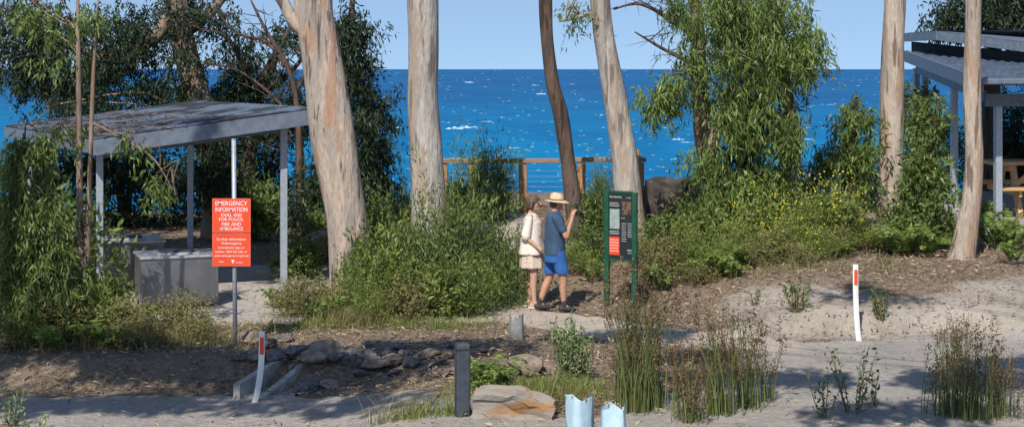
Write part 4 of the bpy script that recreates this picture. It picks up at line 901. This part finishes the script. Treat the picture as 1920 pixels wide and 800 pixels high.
# ---------------------------------------------------------------- trees outside frame that shade the foreground
def shade_tree(x,y,cl,lab,h=14,r=.3):
    th=thing('tree',(x,y,gz(x,y)),lab,'tree'); mb=MB(); pts=[(x,y,-.3),(x+.1,y,3),(x-.1,y+.2,7),(x+.1,y+.3,h)]; sp=smooth_path(pts,4); mb.tube(sp,[r*(1-.5*i/len(sp)) for i in range(len(sp))],12,.1)
    C=[]
    for (cx,cy,cz,rx,ry,rz,n_) in cl:
        u=nrm(rng.normal(size=(n_,3)))*(rng.uniform(0,1,(n_,1))**.5); C.append(u*np.array([rx,ry,rz])+np.array([cx,cy,cz]))
    C=np.concatenate(C); branches(mb,[np.array(s) for s in sp],C[rng.choice(len(C),min(14,len(C)),replace=False)],.035); part('trunk',th,mb,BK_TAN,True)
    V,t=foliage(C,6,12,.32,.14,L=.20,W=.065); mkobj('crown',quads_mesh('crown',V-np.array(th.location),t),LF_MID,th)
KX=-AZ[0]/math.tan(EL); KY=-AZ[1]/math.tan(EL)
def S(x,y,z): return (x-KX*z,y-KY*z,z)
shade_tree(-9.5,11,[(*S(-4.6,20.4,8),2.2,.6,.4,95),(*S(-2.4,19.7,8),1.6,.6,.4,60),(*S(-4.6,18.7,8),2.6,.3,.3,60),(*S(-7.5,19.8,8),1.3,.8,.5,44),(*S(-.8,21.0,8.5),1.3,.35,.3,34),(*S(-4.2,28.0,11),.7,.5,.4,9),(*S(-1.6,18.2,8),.9,.2,.2,14)],'gum tree shading the verge')
shade_tree(9.5,8,[(*S(3.2,18.9,8),1.3,.24,.2,38),(*S(5.6,18.8,8),1.5,.28,.2,48),(*S(1.6,22.0,8.5),1.0,.35,.25,24),(*S(6.4,19.9,8),1.1,.12,.15,16),(*S(4.2,17.1,8),1.2,.18,.2,22),(*S(2.4,20.3,8),.9,.2,.2,16),(*S(5.2,23.5,9),.8,.3,.3,9)],'gum tree shading the road')
# ---------------------------------------------------------------- light, world, camera
to=Vector((AZ[0]*math.cos(EL),AZ[1]*math.cos(EL),math.sin(EL)))
sun=bpy.data.lights.new('sun','SUN'); sun.energy=5.0; sun.angle=math.radians(.53); sun.color=(1,.955,.88)
so=bpy.data.objects.new('sun',sun); COL.objects.link(so); so.rotation_euler=to.to_track_quat('Z','Y').to_euler()
w=bpy.data.worlds.new('World'); scene.world=w; w.use_nodes=True; wn=w.node_tree; bg=wn.nodes['Background']
sk=wn.nodes.new('ShaderNodeTexSky'); sk.sky_type='NISHITA'; sk.sun_disc=False; sk.sun_elevation=EL; sk.sun_rotation=math.atan2(to.x,to.y)
sk.air_density=1.0; sk.dust_density=.1; sk.ozone_density=1.6; sk.altitude=0
tc=wn.nodes.new('ShaderNodeTexCoord'); va=wn.nodes.new('ShaderNodeVectorMath'); va.operation='ADD'; va.inputs[1].default_value=(0,0,.20)
vn=wn.nodes.new('ShaderNodeVectorMath'); vn.operation='NORMALIZE'
wn.links.new(tc.outputs['Generated'],va.inputs[0]); wn.links.new(va.outputs[0],vn.inputs[0]); wn.links.new(vn.outputs[0],sk.inputs[0])
wn.links.new(sk.outputs[0],bg.inputs[0]); bg.inputs[1].default_value=.14
cam=bpy.data.cameras.new('camera'); co=bpy.data.objects.new('camera',cam); COL.objects.link(co); co.location=(0,0,H); co.rotation_euler=(math.pi/2,0,0)
cam.sensor_width=36; cam.lens=36*F/1920; cam.shift_y=-(400-HZ)/1920; cam.clip_start=.1; cam.clip_end=200000
scene.camera=co
scene.view_settings.view_transform='Standard'; scene.view_settings.look='None'; scene.view_settings.exposure=0
